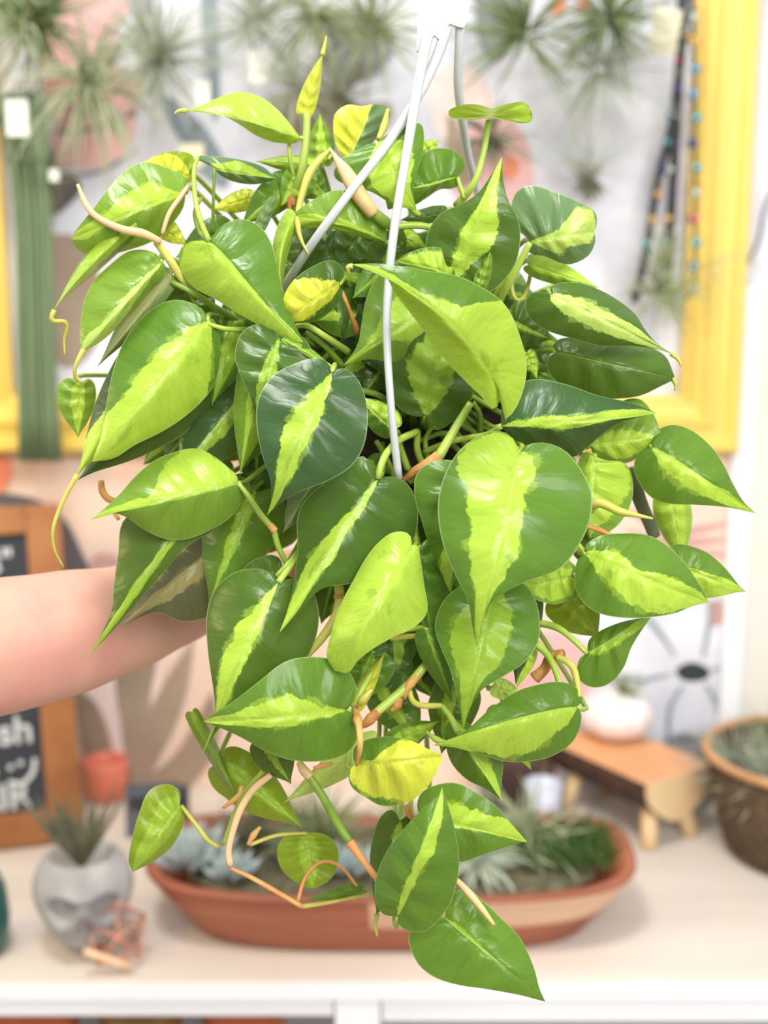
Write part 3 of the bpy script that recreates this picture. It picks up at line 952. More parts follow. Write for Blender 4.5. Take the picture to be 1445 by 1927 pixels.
leaf((872, 875), (848, 1118), z=(-8, -10), col='gl', zm=-18,
     A=[(890, 878), (895, 930), (880, 1000), (862, 1070)],
     B=[(850, 866), (815, 868), (785, 890), (780, 930), (795, 985), (812, 1040), (835, 1090)], ea=.05, eb=[.0, .1, .15, .3, .9, 1], label='cupped green leaf with lime rim left of the largest leaf')
leaf((838, 930), (850, 1125), z=(4, 0), col='ll', A=20, B=42, ea=1, eb=1)
leaf((788, 1032), (812, 1200), z=(-14, -10), col='gn', A=52, B=30, ea=0, eb=.1)
leaf((803, 1186), (852, 1324), z=(-14, -8), col='gn', A=28, B=28, ea=.1, eb=.1, lobe=.3)
leaf((988, 1105), (970, 1290), z=(-6, -6), col='bn', A=38, B=30, ea=0, eb=0)
leaf((1000, 1218), (972, 1296), z=(0, 0), col='ll', A=16, B=24, ea=1, eb=1)
leaf((1075, 1085), (962, 1108), z=(-16, -12), col='ml', A=46, B=34, ea=[.8, .8, .7, .6], eb=.6, label='glossy lime leaf tucked behind the largest leaf')
leaf((1060, 1118), (1128, 1202), z=(10, 10), col='oo', A=50, B=50, ea=.3, eb=.3, pet=False)
leaf((1105, 1229), (1224, 1162), z=(-16, -10), col='gn', zm=-20,
     A=[(1108, 1205), (1128, 1188), (1165, 1172), (1200, 1164)],
     B=[(1090, 1240), (1086, 1265), (1095, 1285), (1121, 1294), (1150, 1284), (1174, 1255), (1188, 1218), (1208, 1185)], ea=[0, 0, .1, .5, 1], eb=[.1, .2, .25, .5, 1], flip=False, pet=False, label='green leaf folded lengthwise, right below the glossy one')
leaf((1110, 838), (1246, 822), z=(4, 2), col='ml', A=[(1120, 800), (1150, 765), (1200, 750), (1230, 780)], B=[(1118, 856), (1145, 868), (1176, 872), (1205, 858), (1232, 836)], ea=.25, eb=[.2, .8, .8, .5], label='lime leaf under the narrow striped leaf, mid right')
leaf((1118, 858), (1110, 1014), z=(4, 2), col='ml', A=[(1140, 866), (1175, 872), (1190, 900), (1188, 945), (1170, 980), (1140, 1005)], B=[(1100, 850), (1085, 880), (1080, 930), (1090, 980)], ea=[1, 1, .8, .6, .2], eb=.4, label='wrinkled light green leaf beside the largest leaf, right')
leaf((1262, 928), (1285, 1062), z=(60, 60), col='ll', A=34, B=38, ea=.6, eb=.6, label='light green leaf far back at the right')
leaf((1092, 1010), (1172, 1092), z=(10, 12), col='dn', A=30, B=34, ea=0, eb=0)
leaf((1000, 498), (1128, 542), z=(14, 14), col='ml', A=24, B=22, ea=1, eb=.4)
leaf((992, 664), (1010, 714), z=(6, 6), col='ml', A=16, B=14, ea=.8, eb=.8, pet=False)
leaf((835, 400), (750, 415), z=(22, 18), col='dn', A=16, B=16, ea=0, eb=0)
leaf((740, 440), (806, 468), z=(24, 22), col='ol', A=24, B=20, ea=.8, eb=.6)
leaf((790, 295), (826, 262), z=(40, 40), col='ol', A=22, B=20, ea=.9, eb=.9)
leaf((339, 1514), (250, 1641), z=(24, 22), col='ol'.replace('l', 'n'), zm=14,
     A=[(348, 1535), (340, 1565), (320, 1597), (290, 1620), (268, 1632)],
     B=[(338, 1490), (317, 1476), (282, 1487), (262, 1530), (248, 1580), (242, 1620)], ea=.5, eb=.5, acc=1, pet=False, label='small yellow-green leaf hanging at the lower left')
leaf((422, 1440), (570, 1558), z=(26, 24), col='on', A=50, B=48, ea=.3, eb=.2, label='yellow-green leaf pointing down right behind the pink tendril')
leaf((362, 1340), (452, 1510), z=(18, 20), col='on', A=14, B=18, ea=.4, eb=.4, lobe=.3, pet=False)
leaf((578, 1568), (588, 1672), z=(38, 36), col='on', A=[(592, 1566), (620, 1575), (636, 1600), (634, 1635), (615, 1660)], B=[(562, 1566), (535, 1575), (522, 1600), (530, 1635), (560, 1662)], ea=.3, eb=.3, label='round yellow-green leaf in front of the bowl', pet=False)
leaf((680, 1674), (570, 1696), z=(30, 30), col='gn', A=10, B=14, ea=0, eb=0, pet=False)
leaf((500, 1392), (548, 1476), z=(0, 2), col='dn', A=42, B=40, ea=0, eb=.3)
leaf((700, 1400), (532, 1512), z=(8, 6), col='mp', A=28, B=30, ea=1, eb=1, label='pale lime leaf below the lower left leaf')
leaf((848, 1352), (944, 1507), z=(-14, -16), col='gl', A=[(880, 1360), (925, 1400), (946, 1435), (944, 1470)], B=[(838, 1375), (840, 1410), (852, 1440), (880, 1468), (915, 1485)], ea=[.4, .3, .5, .9], eb=.1, label='green and lime leaf pointing down, lower right')
leaf((752, 1546), (708, 1726), z=(4, 0), col='dn', A=44, B=42, ea=.2, eb=.1, tail=[(706, 1742), (710, 1762)], label='dark leaf left of the streaked bottom leaf')
leaf((668, 1332), (726, 1225), z=(-8, -10), col='ly', A=15, B=16, ea=1, eb=1, lobe=.2, pet=False)
leaf((740, 1398), (828, 1356), z=(4, 2), col='gn', A=26, B=24, ea=.5, eb=.8)
leaf((930, 1292), (985, 1310), z=(4, 4), col='lp', A=20, B=20, ea=1, eb=1)
leaf((700, 1230), (660, 1330), z=(10, 10), col='gn', A=50, B=46, ea=.2, eb=.1)
leaf((860, 1290), (830, 1420), z=(6, 6), col='dn', A=50, B=46, ea=.1, eb=.4)
leaf((950, 1330), (1000, 1450), z=(10, 10), col='ml', A=30, B=46, ea=.1, eb=.8)
leaf((720, 1290), (790, 1400), z=(18, 18), col='dn', A=50, B=46, ea=.1, eb=.4)

leaf((345, 530), (398, 640), z=(22, 20), col='dn', A=44, B=48, ea=.1, eb=0)
leaf((690, 430), (628, 500), z=(30, 30), col='dn', A=40, B=44, ea=0, eb=0)
leaf((960, 600), (1040, 640), z=(30, 30), col='dn', A=44, B=44, ea=0, eb=.2)
# ---- crowd of shaded leaves behind, nobody can count them
bmx = bmesh.new()
rnd = random.Random(4)
poly = [(300, 420), (430, 470), (560, 420), (700, 400), (880, 440), (980, 520), (1080, 640), (1130, 800), (1120, 960), (1060, 1090), (980, 1180), (900, 1300), (800, 1370),
        (680, 1330), (600, 1200), (560, 1080), (470, 1060), (340, 950), (250, 860), (230, 720), (260, 560)]


def inside(x, y):
    c = False
    n = len(poly)
    for i in range(n):
        (x1, y1), (x2, y2) = poly[i], poly[(i + 1) % n]
        if (y1 > y) != (y2 > y) and x < (x2 - x1) * (y - y1) / (y2 - y1) + x1:
            c = not c
    return c


cnt = 0
while cnt < 185:
    x, y = rnd.uniform(230, 1130), rnd.uniform(400, 1370)
    if not inside(x, y):
        continue
    dx, dy = x - 735, y - 780
    # keep the pot mouth open in the middle where the stems show
    if abs(x - 800) < 150 and abs(y - 810) < 90:
        continue
    a_ = math.atan2(dy + 260, dx) + rnd.uniform(-.7, .7)
    ln = rnd.uniform(80, 125)
    x0, y0 = x - math.cos(a_) * ln * .5, y - math.sin(a_) * ln * .5
    x1, y1 = x + math.cos(a_) * ln * .5, y + math.sin(a_) * ln * .5
    if not inside(x0 * .5 + x1 * .5, y0 * .5 + y1 * .5) or not inside(x1, y1):
        continue
    z0 = rnd.uniform(28, 80) if y < 1100 else rnd.uniform(22, 50)
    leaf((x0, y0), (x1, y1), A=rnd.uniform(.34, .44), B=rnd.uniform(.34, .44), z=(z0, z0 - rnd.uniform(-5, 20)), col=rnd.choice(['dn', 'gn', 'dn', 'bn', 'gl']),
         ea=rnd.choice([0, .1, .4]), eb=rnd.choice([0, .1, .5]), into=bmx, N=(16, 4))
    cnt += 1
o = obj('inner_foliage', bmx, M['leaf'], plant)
o['kind'] = 'stuff'

# ---- pot, soil, hanger
tilt = R(40)
rc = W(735, 700, .725)
up = Vector((0, -math.sin(tilt), math.cos(tilt)))
PM = Matrix.Translation(rc) @ Vector((0, 0, 1)).rotation_difference(up).to_matrix().to_4x4()
bm = bmesh.new()
lathe(bm, [(.058, -.12), (.062, -.118), (.078, -.012), (.084, -.012), (.086, -.004), (.086, 0), (.081, 0), (.078, -.02), (.060, -.112)], (0, 0, 0), seg=48)
bmesh.ops.transform(bm, matrix=PM, verts=bm.verts)
obj('pot', bm, M['pot'], plant)
bm = bmesh.new()
rings = lathe(bm, [(.0775, -.016), (.055, -.012), (.03, -.010), (.004, -.009)], (0, 0, 0), seg=40, close_bottom=False, close_top=True)
for v in bm.verts:
    v.co.z += noise.noise(v.co * 60) * .003
bmesh.ops.transform(bm, matrix=PM, verts=bm.verts)
obj('soil', bm, M['soil'], plant)
hang = bmesh.new()
# flat moulded plate the three wires grow from
pl = [(786, -200), (886, -200), (884, 0), (880, 40), (872, 52), (862, 50), (846, 44), (836, 58), (828, 76), (818, 66), (806, 80), (800, 100), (784, 95), (788, 0)]
fa = [hang.verts.new(W(x, y, .655)) for x, y in pl]
f = hang.faces.new(fa)
r_ = bmesh.ops.extrude_face_region(hang, geom=[f])
bmesh.ops.translate(hang, verts=[v for v in r_['geom'] if isinstance(v, bmesh.types.BMVert)], vec=(0, .0045, 0))
bmesh.ops.recalc_face_normals(hang, faces=hang.faces)
hg = obj('hanger_plate', hang, M['white_plastic'], plant, smooth=False)
for nm, pts, rad in (('front', [(806, 60, .655), (790, 140, .645), (765, 290, .628), (742, 430, .618), (729, 560, .622), (729, 660, .618), (738, 790, .622), (750, 900, .632)], [.0031, .0028, .0024, .0023, .0021, .0020, .0022]),
                     ('left', [(840, 55, .658), (825, 100, .657), (790, 175, .652), (735, 262, .640), (660, 360, .622), (590, 455, .628), (532, 545, .668), (515, 575, .70)], [.003, .0026, .0022, .0023, .0023]),
                     ('right', [(866, 42, .658), (864, 90, .665), (862, 160, .68), (870, 225, .70), (880, 290, .73), (896, 350, .76), (925, 480, .80), (938, 560, .81)], [.0026, .0026, .0024, .0026])):
    bm = bmesh.new()
    tube(bm, [W(*p) for p in pts], rad, seg=10, n=40)
    obj('hanger_wire', bm, M['white_plastic'], plant)

# ---- vines, stalks, tendrils seen in the photo: (material, pts(px,py,zmm), radii px)
V = [
    ('petiole', [(578, 215, 10), (576, 262, 10), (566, 330, 14), (556, 360, 20), (560, 440, 40)], [7, 8, 8, 8]),
    ('petiole', [(565, 259, 8), (572, 262, 10), (577, 268, 11)], [4, 4]),
    ('petiole', [(543, 262, 16), (546, 300, 16), (556, 345, 22)], [4, 4, 5]),
    ('petiole', [(393, 454, -8), (377, 415, -6), (367, 370, 0), (365, 320, 6), (372, 297, 12)], [6, 5, 4.5, 4]),
    ('petiole_dark', [(380, 372, 10), (366, 400, 10), (377, 445, 10)], [3, 3.5, 4]),
    ('petiole_dark', [(403, 318, 14), (402, 360, 16), (400, 440, 30)], [3, 3, 4]),
    ('stem_pink', [(146, 347, -6), (162, 385, -6), (182, 408, -8), (229, 431, -10), (270, 440, -8), (303, 455, -4)], [3, 6, 6, 7, 9, 6]),
    ('stem_pink', [(305, 440, 4), (318, 402, 4), (340, 370, 6), (354, 350, 8)], [4, 5, 5, 4]),
    ('stem_yellow', [(294, 455, 0), (320, 490, 0), (343, 525, 6), (370, 550, 12)], [7, 8, 8, 8]),
    ('petiole_dark', [(322, 530, 4), (365, 552, 6), (400, 575, 12), (462, 612, 20)], [5, 6, 6, 6]),
    ('petiole', [(392, 610, -10), (425, 619, -8), (470, 619, 4)], [4, 5, 5]),
    ('petiole', [(449, 910, -14), (466, 932, -14), (492, 970, -10), (514, 995, -8)], [4.5, 5.5, 6, 6]),
    ('petiole', [(515, 996, -8), (524, 1030, -6), (542, 1065, 0)], [6, 5.5, 5]),
    ('stem_brown', [(508, 988, -10), (518, 1000, -10)], [7, 7]),
    ('petiole', [(524, 1096, -26), (545, 1068, -18), (572, 1040, 4)], [6, 6, 6]),
    ('petiole', [(520, 1085, -10), (545, 1058, -8), (565, 1032, 8)], [5, 5, 5]),
    ('petiole', [(711, 901, -20), (716, 878, -20), (728, 852, -12), (752, 828, 4), (785, 812, 20)], [6, 7, 7, 7, 7]),
    ('petiole', [(886, 758, 4), (860, 800, 4), (824, 862, 2)], [7, 8, 10]),
    ('stem_brown', [(826, 858, 0), (805, 874, 0), (780, 888, 2), (758, 905, 6)], [12, 12, 9, 4]),
    ('petiole', [(826, 868, 4), (800, 885, 6), (770, 905, 10)], [8, 8, 8]),
    ('petiole', [(944, 802, -12), (915, 818, 0), (880, 824, 8), (845, 832, 16), (800, 850, 30)], [5, 6, 6, 7]),
    ('petiole_dark', [(890, 757, 16), (903, 780, 20), (904, 812, 26)], [5, 5, 6]),
    ('petiole', [(745, 812, 20), (752, 840, 26), (768, 885, 36)], [7, 7, 7]),
    ('petiole_dark', [(708, 830, 14), (725, 860, 20), (745, 905, 36)], [5, 6, 6]),
    ('petiole', [(786, 812, 24), (785, 845, 30), (800, 885, 40)], [6, 7, 7]),
    ('petiole_dark', [(850, 800, 30), (870, 830, 34), (880, 870, 44)], [5, 5, 6]),
    ('petiole_dark', [(790, 830, 34), (840, 815, 30), (900, 850, 34), (930, 860, 40)], [5, 5, 5]),
    ('petiole', [(815, 800, 26), (800, 830, 32), (810, 880, 40)], [4, 5, 6]),
    ('petiole_dark', [(680, 735, 20), (715, 745, 24), (760, 780, 40)], [6, 6, 6]),
    ('petiole', [(550, 616, -6), (575, 612, -4), (610, 632, 0), (655, 662, 20)], [5, 6, 6.5, 7]),
    ('petiole_dark', [(575, 625, 4), (610, 650, 8), (645, 690, 24)], [5, 6, 6]),
    ('stem_brown', [(643, 548, 0), (656, 580, 2), (674, 628, 10)], [4, 4, 6]),
    ('stem_yellow', [(637, 1098, -6), (639, 1128, -8), (632, 1160, -10), (610, 1195, -12), (574, 1238, -14)], [9, 9, 9, 8, 6]),
    ('stem_brown', [(637, 1118, -8), (638, 1126, -8)], [10, 10]),
    ('petiole', [(800, 1252, 0), (768, 1290, -4), (735, 1318, -8), (704, 1344, -10)], [8, 9, 9, 8]),
    ('stem_brown', [(812, 1240, 2), (785, 1272, -2), (766, 1296, -6), (760, 1315, -6)], [7, 8, 9, 4]),
    ('stem_brown', [(750, 1312, -6), (745, 1328, -6), (735, 1338, -6)], [9, 11, 3]),
    ('stem_brown', [(712, 1338, -10), (694, 1356, -10), (682, 1366, -8)], [9, 11, 6]),
    ('stem_yellow', [(770, 1298, -4), (776, 1318, -6), (790, 1327, -8), (832, 1328, -12)], [5, 6, 6, 5]),
    ('petiole', [(832, 1328, -12), (845, 1345, -14), (862, 1378, -14)], [5, 6, 7]),
    ('stem_yellow', [(735, 1202, 0), (765, 1198, -2), (800, 1196, -6)], [5, 5.5, 4]),
    ('petiole', [(742, 1190, 4), (775, 1184, 0), (804, 1182, -6), (820, 1205, -10)], [4, 5, 5, 4]),
    ('stem_pink', [(563, 1434, -6), (572, 1450, -8), (584, 1462, -8)], [6, 9, 9]),
    ('petiole_dark', [(580, 1458, -8), (608, 1500, -8), (634, 1548, -6), (660, 1588, -6)], [8, 8, 8, 8]),
    ('stem_orange', [(658, 1584, -6), (680, 1615, -8), (708, 1652, -12), (740, 1690, -20)], [9, 7, 6, 5]),
    ('stem_yellow', [(672, 1330, -30), (684, 1314, -36), (700, 1297, -36)], [3, 8, 3]),
    ('stem_orange', [(668, 1330, -26), (672, 1350, -36), (676, 1372, -58), (678, 1400, -62), (671, 1440, -50)], [4, 9, 6, 5, 3]),
    ('petiole', [(665, 1335, -20), (680, 1300, -18), (700, 1265, -10)], [5, 6, 4]),
    ('stem_pink', [(510, 1458, 0), (478, 1484, 0), (454, 1520, 0), (438, 1565, 0), (430, 1602, 0), (433, 1628, 0)], [6, 7, 7, 6.5, 6, 7]),
    ('petiole', [(498, 1448, 8), (462, 1490, 10), (446, 1520, 12), (420, 1590, 18)], [5, 5, 5, 4]),
    ('stem_yellow', [(341, 1516, 24), (372, 1556, 22), (392, 1582, 22), (412, 1594, 22)], [4, 4.5, 5, 4]),
    ('stem_orange', [(434, 1634, 26), (470, 1650, 28), (520, 1678, 30), (568, 1706, 32)], [3.5, 5, 5, 5]),
    ('stem_yellow', [(568, 1706, 32), (610, 1700, 32), (660, 1690, 30), (700, 1684, 20)], [5, 4, 4, 4]),
    ('stem_orange', [(560, 1696, 32), (575, 1650, 34), (605, 1622, 34), (640, 1630, 32), (672, 1668, 30)], [4, 3.5, 3.5, 3]),
    ('stem_yellow', [(470, 1590, 34), (520, 1572, 36), (578, 1568, 38)], [4, 4, 3]),
    ('stem_orange', [(466, 1590, 30), (478, 1570, 30), (490, 1556, 30)], [3, 7, 3]),
    ('stem_orange', [(455, 1480, 14), (452, 1495, 12), (420, 1520, 14)], [6, 6, 3]),
    ('stem_orange', [(1106, 990, -10), (1128, 998, -12), (1150, 1008, -16)], [5, 5, 4]),
    ('petiole', [(1085, 1022, -10), (1104, 1044, -24)], [5, 5]),
    ('stem_yellow', [(1112, 962, -14), (1116, 952, -20), (1130, 947, -24), (1165, 962, -26), (1200, 970, -26), (1228, 976, -24)], [6, 9, 8, 7, 4, 2]),
    ('petiole', [(1014, 1172, 0), (1050, 1182, -8), (1080, 1205, -14), (1105, 1230, -16)], [7, 7, 6, 5]),
    ('petiole', [(1010, 1212, -4), (1030, 1232, -8), (1045, 1262, -14), (1054, 1290, -18)], [8, 7, 6, 6]),
    ('stem_yellow', [(1048, 1236, -10), (1068, 1246, -14), (1079, 1258, -16), (1086, 1285, -20), (1090, 1312, -24)], [6, 7, 7, 6, 5]),
    ('stem_brown', [(1006, 1276, 0), (1025, 1258, -2), (1036, 1236, -4), (1060, 1230, -8)], [12, 10, 9, 9]),
    ('petiole', [(919, 228, 14), (910, 285, 10), (892, 345, 10), (858, 388, 20)], [5.5, 6, 6.5, 8]),
    ('petiole', [(861, 334, 14), (866, 352, 14), (874, 374, 14)], [4, 5, 5]),
    ('petiole', [(998, 456, 0), (980, 490, 4), (958, 532, 10), (934, 578, 24)], [6, 7, 7, 7]),
    ('petiole_dark', [(960, 520, 14), (940, 548, 18), (920, 580, 28)], [8, 8, 8]),
    ('petiole', [(709, 270, 6), (714, 300, 6), (722, 340, 8), (736, 392, 14)], [5, 6, 6, 7]),
    ('petiole', [(763, 370, 8), (775, 395, 10), (790, 404, 12)], [8, 6, 5]),
    ('petiole', [(738, 456, 0), (730, 480, 4), (724, 520, 12)], [5, 5, 5]),
    ('petiole', [(745, 426, 4), (785, 424, 6), (822, 430, 8)], [7, 7, 6]),
    ('petiole_dark', [(700, 398, -8), (722, 416, -4), (742, 428, 4)], [10, 11, 8]),
    ('stem_pink', [(620, 278, -2), (634, 300, -6), (652, 326, -10), (672, 360, -12), (690, 386, -12), (703, 402, -10)], [2, 6, 13, 16, 15, 12]),
    ('stem_yellow', [(622, 280, -2), (600, 302, -4), (583, 325, -6), (570, 360, -8), (562, 395, -8), (561, 430, -10), (568, 455, -10), (581, 479, -10)], [3, 7, 8, 7, 6, 6, 4, 1.5]),
    ('stem_brown', [(552, 388, 16), (548, 372, 16), (545, 398, 16)], [5, 6, 4]),
    ('petiole', [(640, 312, 30), (628, 290, 28), (618, 300, 26)], [3, 3, 3]),
    ('stem_yellow', [(730, 205, 18), (722, 240, 18), (712, 262, 14)], [3, 8, 5]),
    ('stem_brown', [(190, 904, 20), (193, 925, 20), (206, 940, 20), (226, 942, 22)], [6, 7, 7, 5]),
    ('stem_orange', [(212, 962, 10), (224, 978, 10)], [4, 4]),
    ('stem_grey', [(1190, 880, 30), (1200, 930, 34), (1222, 985, 40), (1232, 1010, 42)], [10, 14, 13, 12]),
    ('stem_pink', [(859, 1656, -30), (878, 1676, -34), (900, 1702, -36), (930, 1741, -38)], [5, 7, 6, 3]),
    ('stem_yellow', [(1002, 500, 30), (985, 560, 34), (968, 560, 30), (962, 520, 30)], [4, 4, 4]),
    ('petiole', [(800, 1375, -6), (822, 1392, -10), (850, 1400, -12)], [2, 7, 3]),
    ('stem_orange', [(625, 1436, -4), (605, 1442, -6), (590, 1446, -6)], [3, 5, 4]),
    ('stem_orange', [(766, 1515, 0), (772, 1535, 0), (790, 1545, 0)], [7, 6, 4]),
]
for mm, pts, rad in V:
    bm = bmesh.new()
    P = [W(x, y, D0 + z / 1000) for x, y, z in pts]
    tube(bm, P, [r * .64 / F for r in rad], seg=8)
    obj('stem', bm, M[mm], plant)
# roots of the vines: bundle of stalks rising out of the soil
rnd = random.Random(8)
bm = bmesh.new()
for k in range(46):
    a_ = rnd.uniform(0, 2 * PI)
    r0 = rnd.uniform(.01, .065)
    s0 = PM @ Vector((math.cos(a_) * r0, math.sin(a_) * r0, -.012))
    s1 = PM @ Vector((math.cos(a_) * r0 * 1.3, math.sin(a_) * r0 * 1.3, rnd.uniform(.012, .035)))
    s2 = PM @ Vector((math.cos(a_ + rnd.uniform(-.5, .5)) * (r0 + .045), math.sin(a_) * (r0 + .04), rnd.uniform(.0, .04)))
    tube(bm, [s0, s1, s2], [.0016, .0018, .0014], seg=6)
o = obj('root_stalks', bm, M['petiole_dark'], plant)
o['kind'] = 'stuff'

# ------------------------------------------------------------------ arm and hand (holds the pot from below, hidden by leaves from the wrist on)
person = thing('person', 'bare forearm reaching in from the left, hand under the hanging plant', 'person', W(-60, 1222, .68))
bm = bmesh.new()
AX = [(-520, 1330, .60, .048, .044), (-330, 1275, .63, .046, .043), (-140, 1237, .66, .042, .040), (0, 1216, .685, .0385, .0385), (120, 1192, .705, .0365, .036), (230, 1165, .73, .0325, .031), (330, 1138, .755, .0285, .025), (400, 1120, .775, .0275, .021),
      (455, 1105, .79, .0295, .018), (520, 1092, .80, .036, .015), (590, 1084, .805, .041, .0135), (650, 1082, .803, .040, .0125), (690, 1083, .80, .035, .010)]
ring_prev = None
path = [W(x, y, d) for x, y, d, _, _ in AX]
cp = catmull(path, 48)
nseg = 28
Rw = [a[3] for a in AX]
Rd = [a[4] for a in AX]
acc = [0]
for p, q in zip(path, path[1:]):
    acc.append(acc[-1] + (q - p).length)
rings = []
for i, p in enumerate(cp):
    s = acc[-1] * i / (len(cp) - 1)
    k = max(j for j in range(len(acc) - 1) if acc[j] <= s + 1e-9)
    f_ = (s - acc[k]) / (acc[k + 1] - acc[k])
    f_ = f_ * f_ * (3 - 2 * f_)
    rw, rd = Rw[k] + (Rw[k + 1] - Rw[k]) * f_, Rd[k] + (Rd[k + 1] - Rd[k]) * f_
    T = (cp[min(i + 1, len(cp) - 1)] - cp[max(i - 1, 0)]).normalized()
    upv = Vector((0, -.17, .98))
    upv = (upv - T * upv.dot(T)).normalized()
    sd = T.cross(upv)
    # forearm: wide axis vertical; palm: wide axis along depth (palm up)
    tw = max(0, min(1, (i / 48 - .60) / .2)) * PI / 2
    wv = upv * math.cos(tw) + sd * math.sin(tw)
    dv = -upv * math.sin(tw) + sd * math.cos(tw)
    rings.append([bm.verts.new(p + wv * rw * math.cos(2 * PI * j / nseg) + dv * rd * math.sin(2 * PI * j / nseg)) for j in range(nseg)])
for a_, b_ in zip(rings, rings[1:]):
    for j in range(nseg):
        bm.faces.new((a_[j], a_[(j + 1) % nseg], b_[(j + 1) % nseg], b_[j]))
bm.faces.new(list(reversed(rings[0])))
bm.faces.new(rings[-1])
# fingers and thumb curling up round the pot
palm_end = cp[-1]
for k, (off, ln) in enumerate(((-.030, .068), (-.010, .078), (.010, .074), (.028, .058))):
    b0 = palm_end + Vector((-.012, off, 0))
    tube(bm, [b0, b0 + Vector((ln * .42, 0, .001)), b0 + Vector((ln * .78, 0, .014)), b0 + Vector((ln * .95, 0, .032))], [.0095, .009, .0085, .0078, .0055], seg=12, n=14)
tb = cp[37] + Vector((0, -.028, 0))
tube(bm, [tb + Vector((-.012, .008, 0)), tb + Vector((.018, -.012, .006)), tb + Vector((.042, -.016, .020)), tb + Vector((.055, -.014, .038))], [.014, .012, .0105, .009, .006], seg=12, n=14)
bmesh.ops.recalc_face_normals(bm, faces=bm.faces)
arm = obj('arm', bm, M['skin'], person)
md = arm.modifiers.new('remesh', 'REMESH')
md.mode = 'VOXEL'
md.voxel_size = .0022
md.use_smooth_shade = True
md = arm.modifiers.new('smooth', 'SMOOTH')
md.iterations = 12
md.factor = .5

# ------------------------------------------------------------------ air plants in the yellow frame
ap = {k: mat('air_plant_' + k, a_, .6, col2=b_, scale=60) for k, a_, b_ in (
    ('silver', srgb(172, 182, 160), srgb(194, 200, 180)), ('green', srgb(112, 132, 82), srgb(142, 158, 106)), ('pale', srgb(166, 178, 138), srgb(188, 196, 160)),
    ('dark', srgb(112, 116, 92), srgb(144, 144, 116)), ('olive', srgb(142, 154, 108), srgb(168, 178, 130)))}


def blade(bm, base, dirv, ln, w, droop, curl=0.0, seg=6):
    """tapered curved air-plant leaf, triangular section"""
    dirv = dirv.normalized()
    p = base.copy()
    side_ = dirv.orthogonal().normalized()
    prev = None
    d = dirv.copy()
    for i in range(seg + 1):
        t_ = i / seg
        ww = w * (1 - t_ ** 1.5) * (0.6 + 0.4 * min(1, t_ * 5)) + .0001
        nrm = d.cross(side_).normalized()
        cur = [bm.verts.new(p + side_ * ww), bm.verts.new(p + nrm * ww * .6), bm.verts.new(p - side_ * ww), bm.verts.new(p - nrm * ww * .3)]
        if prev:
            for j in range(4):
                bm.faces.new((prev[j], prev[(j + 1) % 4], cur[(j + 1) % 4], cur[j]))
        prev = cur
        p = p + d * ln / seg
        d = (d + Vector((0, 0, -droop / seg)) + side_ * (curl / seg)).normalized()


def air_plant(px, py, y, size, n, kind, label, direction=(0, -0.3, 0), spread=1.0, w=.0022, droop=.5, seed=1, hang=True, group='air plants hanging in the yellow frame', curl=.4, pos=None, name='air_plant'):
    c = pos if pos is not None else onwall(px, py, y)
    rn = random.Random(seed)
    th = thing(name, label, 'air plant', c, group)
    bm = bmesh.new()
    for i in range(n):
        a_ = rn.uniform(0, 2 * PI)
        el = rn.uniform(-1, 1)
        v = Vector((math.cos(a_) * math.sqrt(1 - el * el), math.sin(a_) * math.sqrt(1 - el * el) - .25, el)) * spread + Vector(direction)
        ln = size * rn.uniform(.65, 1.1)
        if v.y > 0:
            v.y *= .15
        blade(bm, c + v.normalized() * size * .05, v, ln, w * rn.uniform(.7, 1.2), droop * rn.uniform(.4, 1.4), curl * rn.uniform(-1, 1))
    obj('blades', bm, ap[kind], th)
    if hang:
        bm = bmesh.new()
        tube(bm, [c + Vector((0, .002, -.002)), c + Vector((0, (YW - c.y) * .5, .004)), Vector((c.x, YW + .002, c.z + .008))], [.0008], seg=5)
        obj('hook', bm, M['wire_dark'], th)
    return th


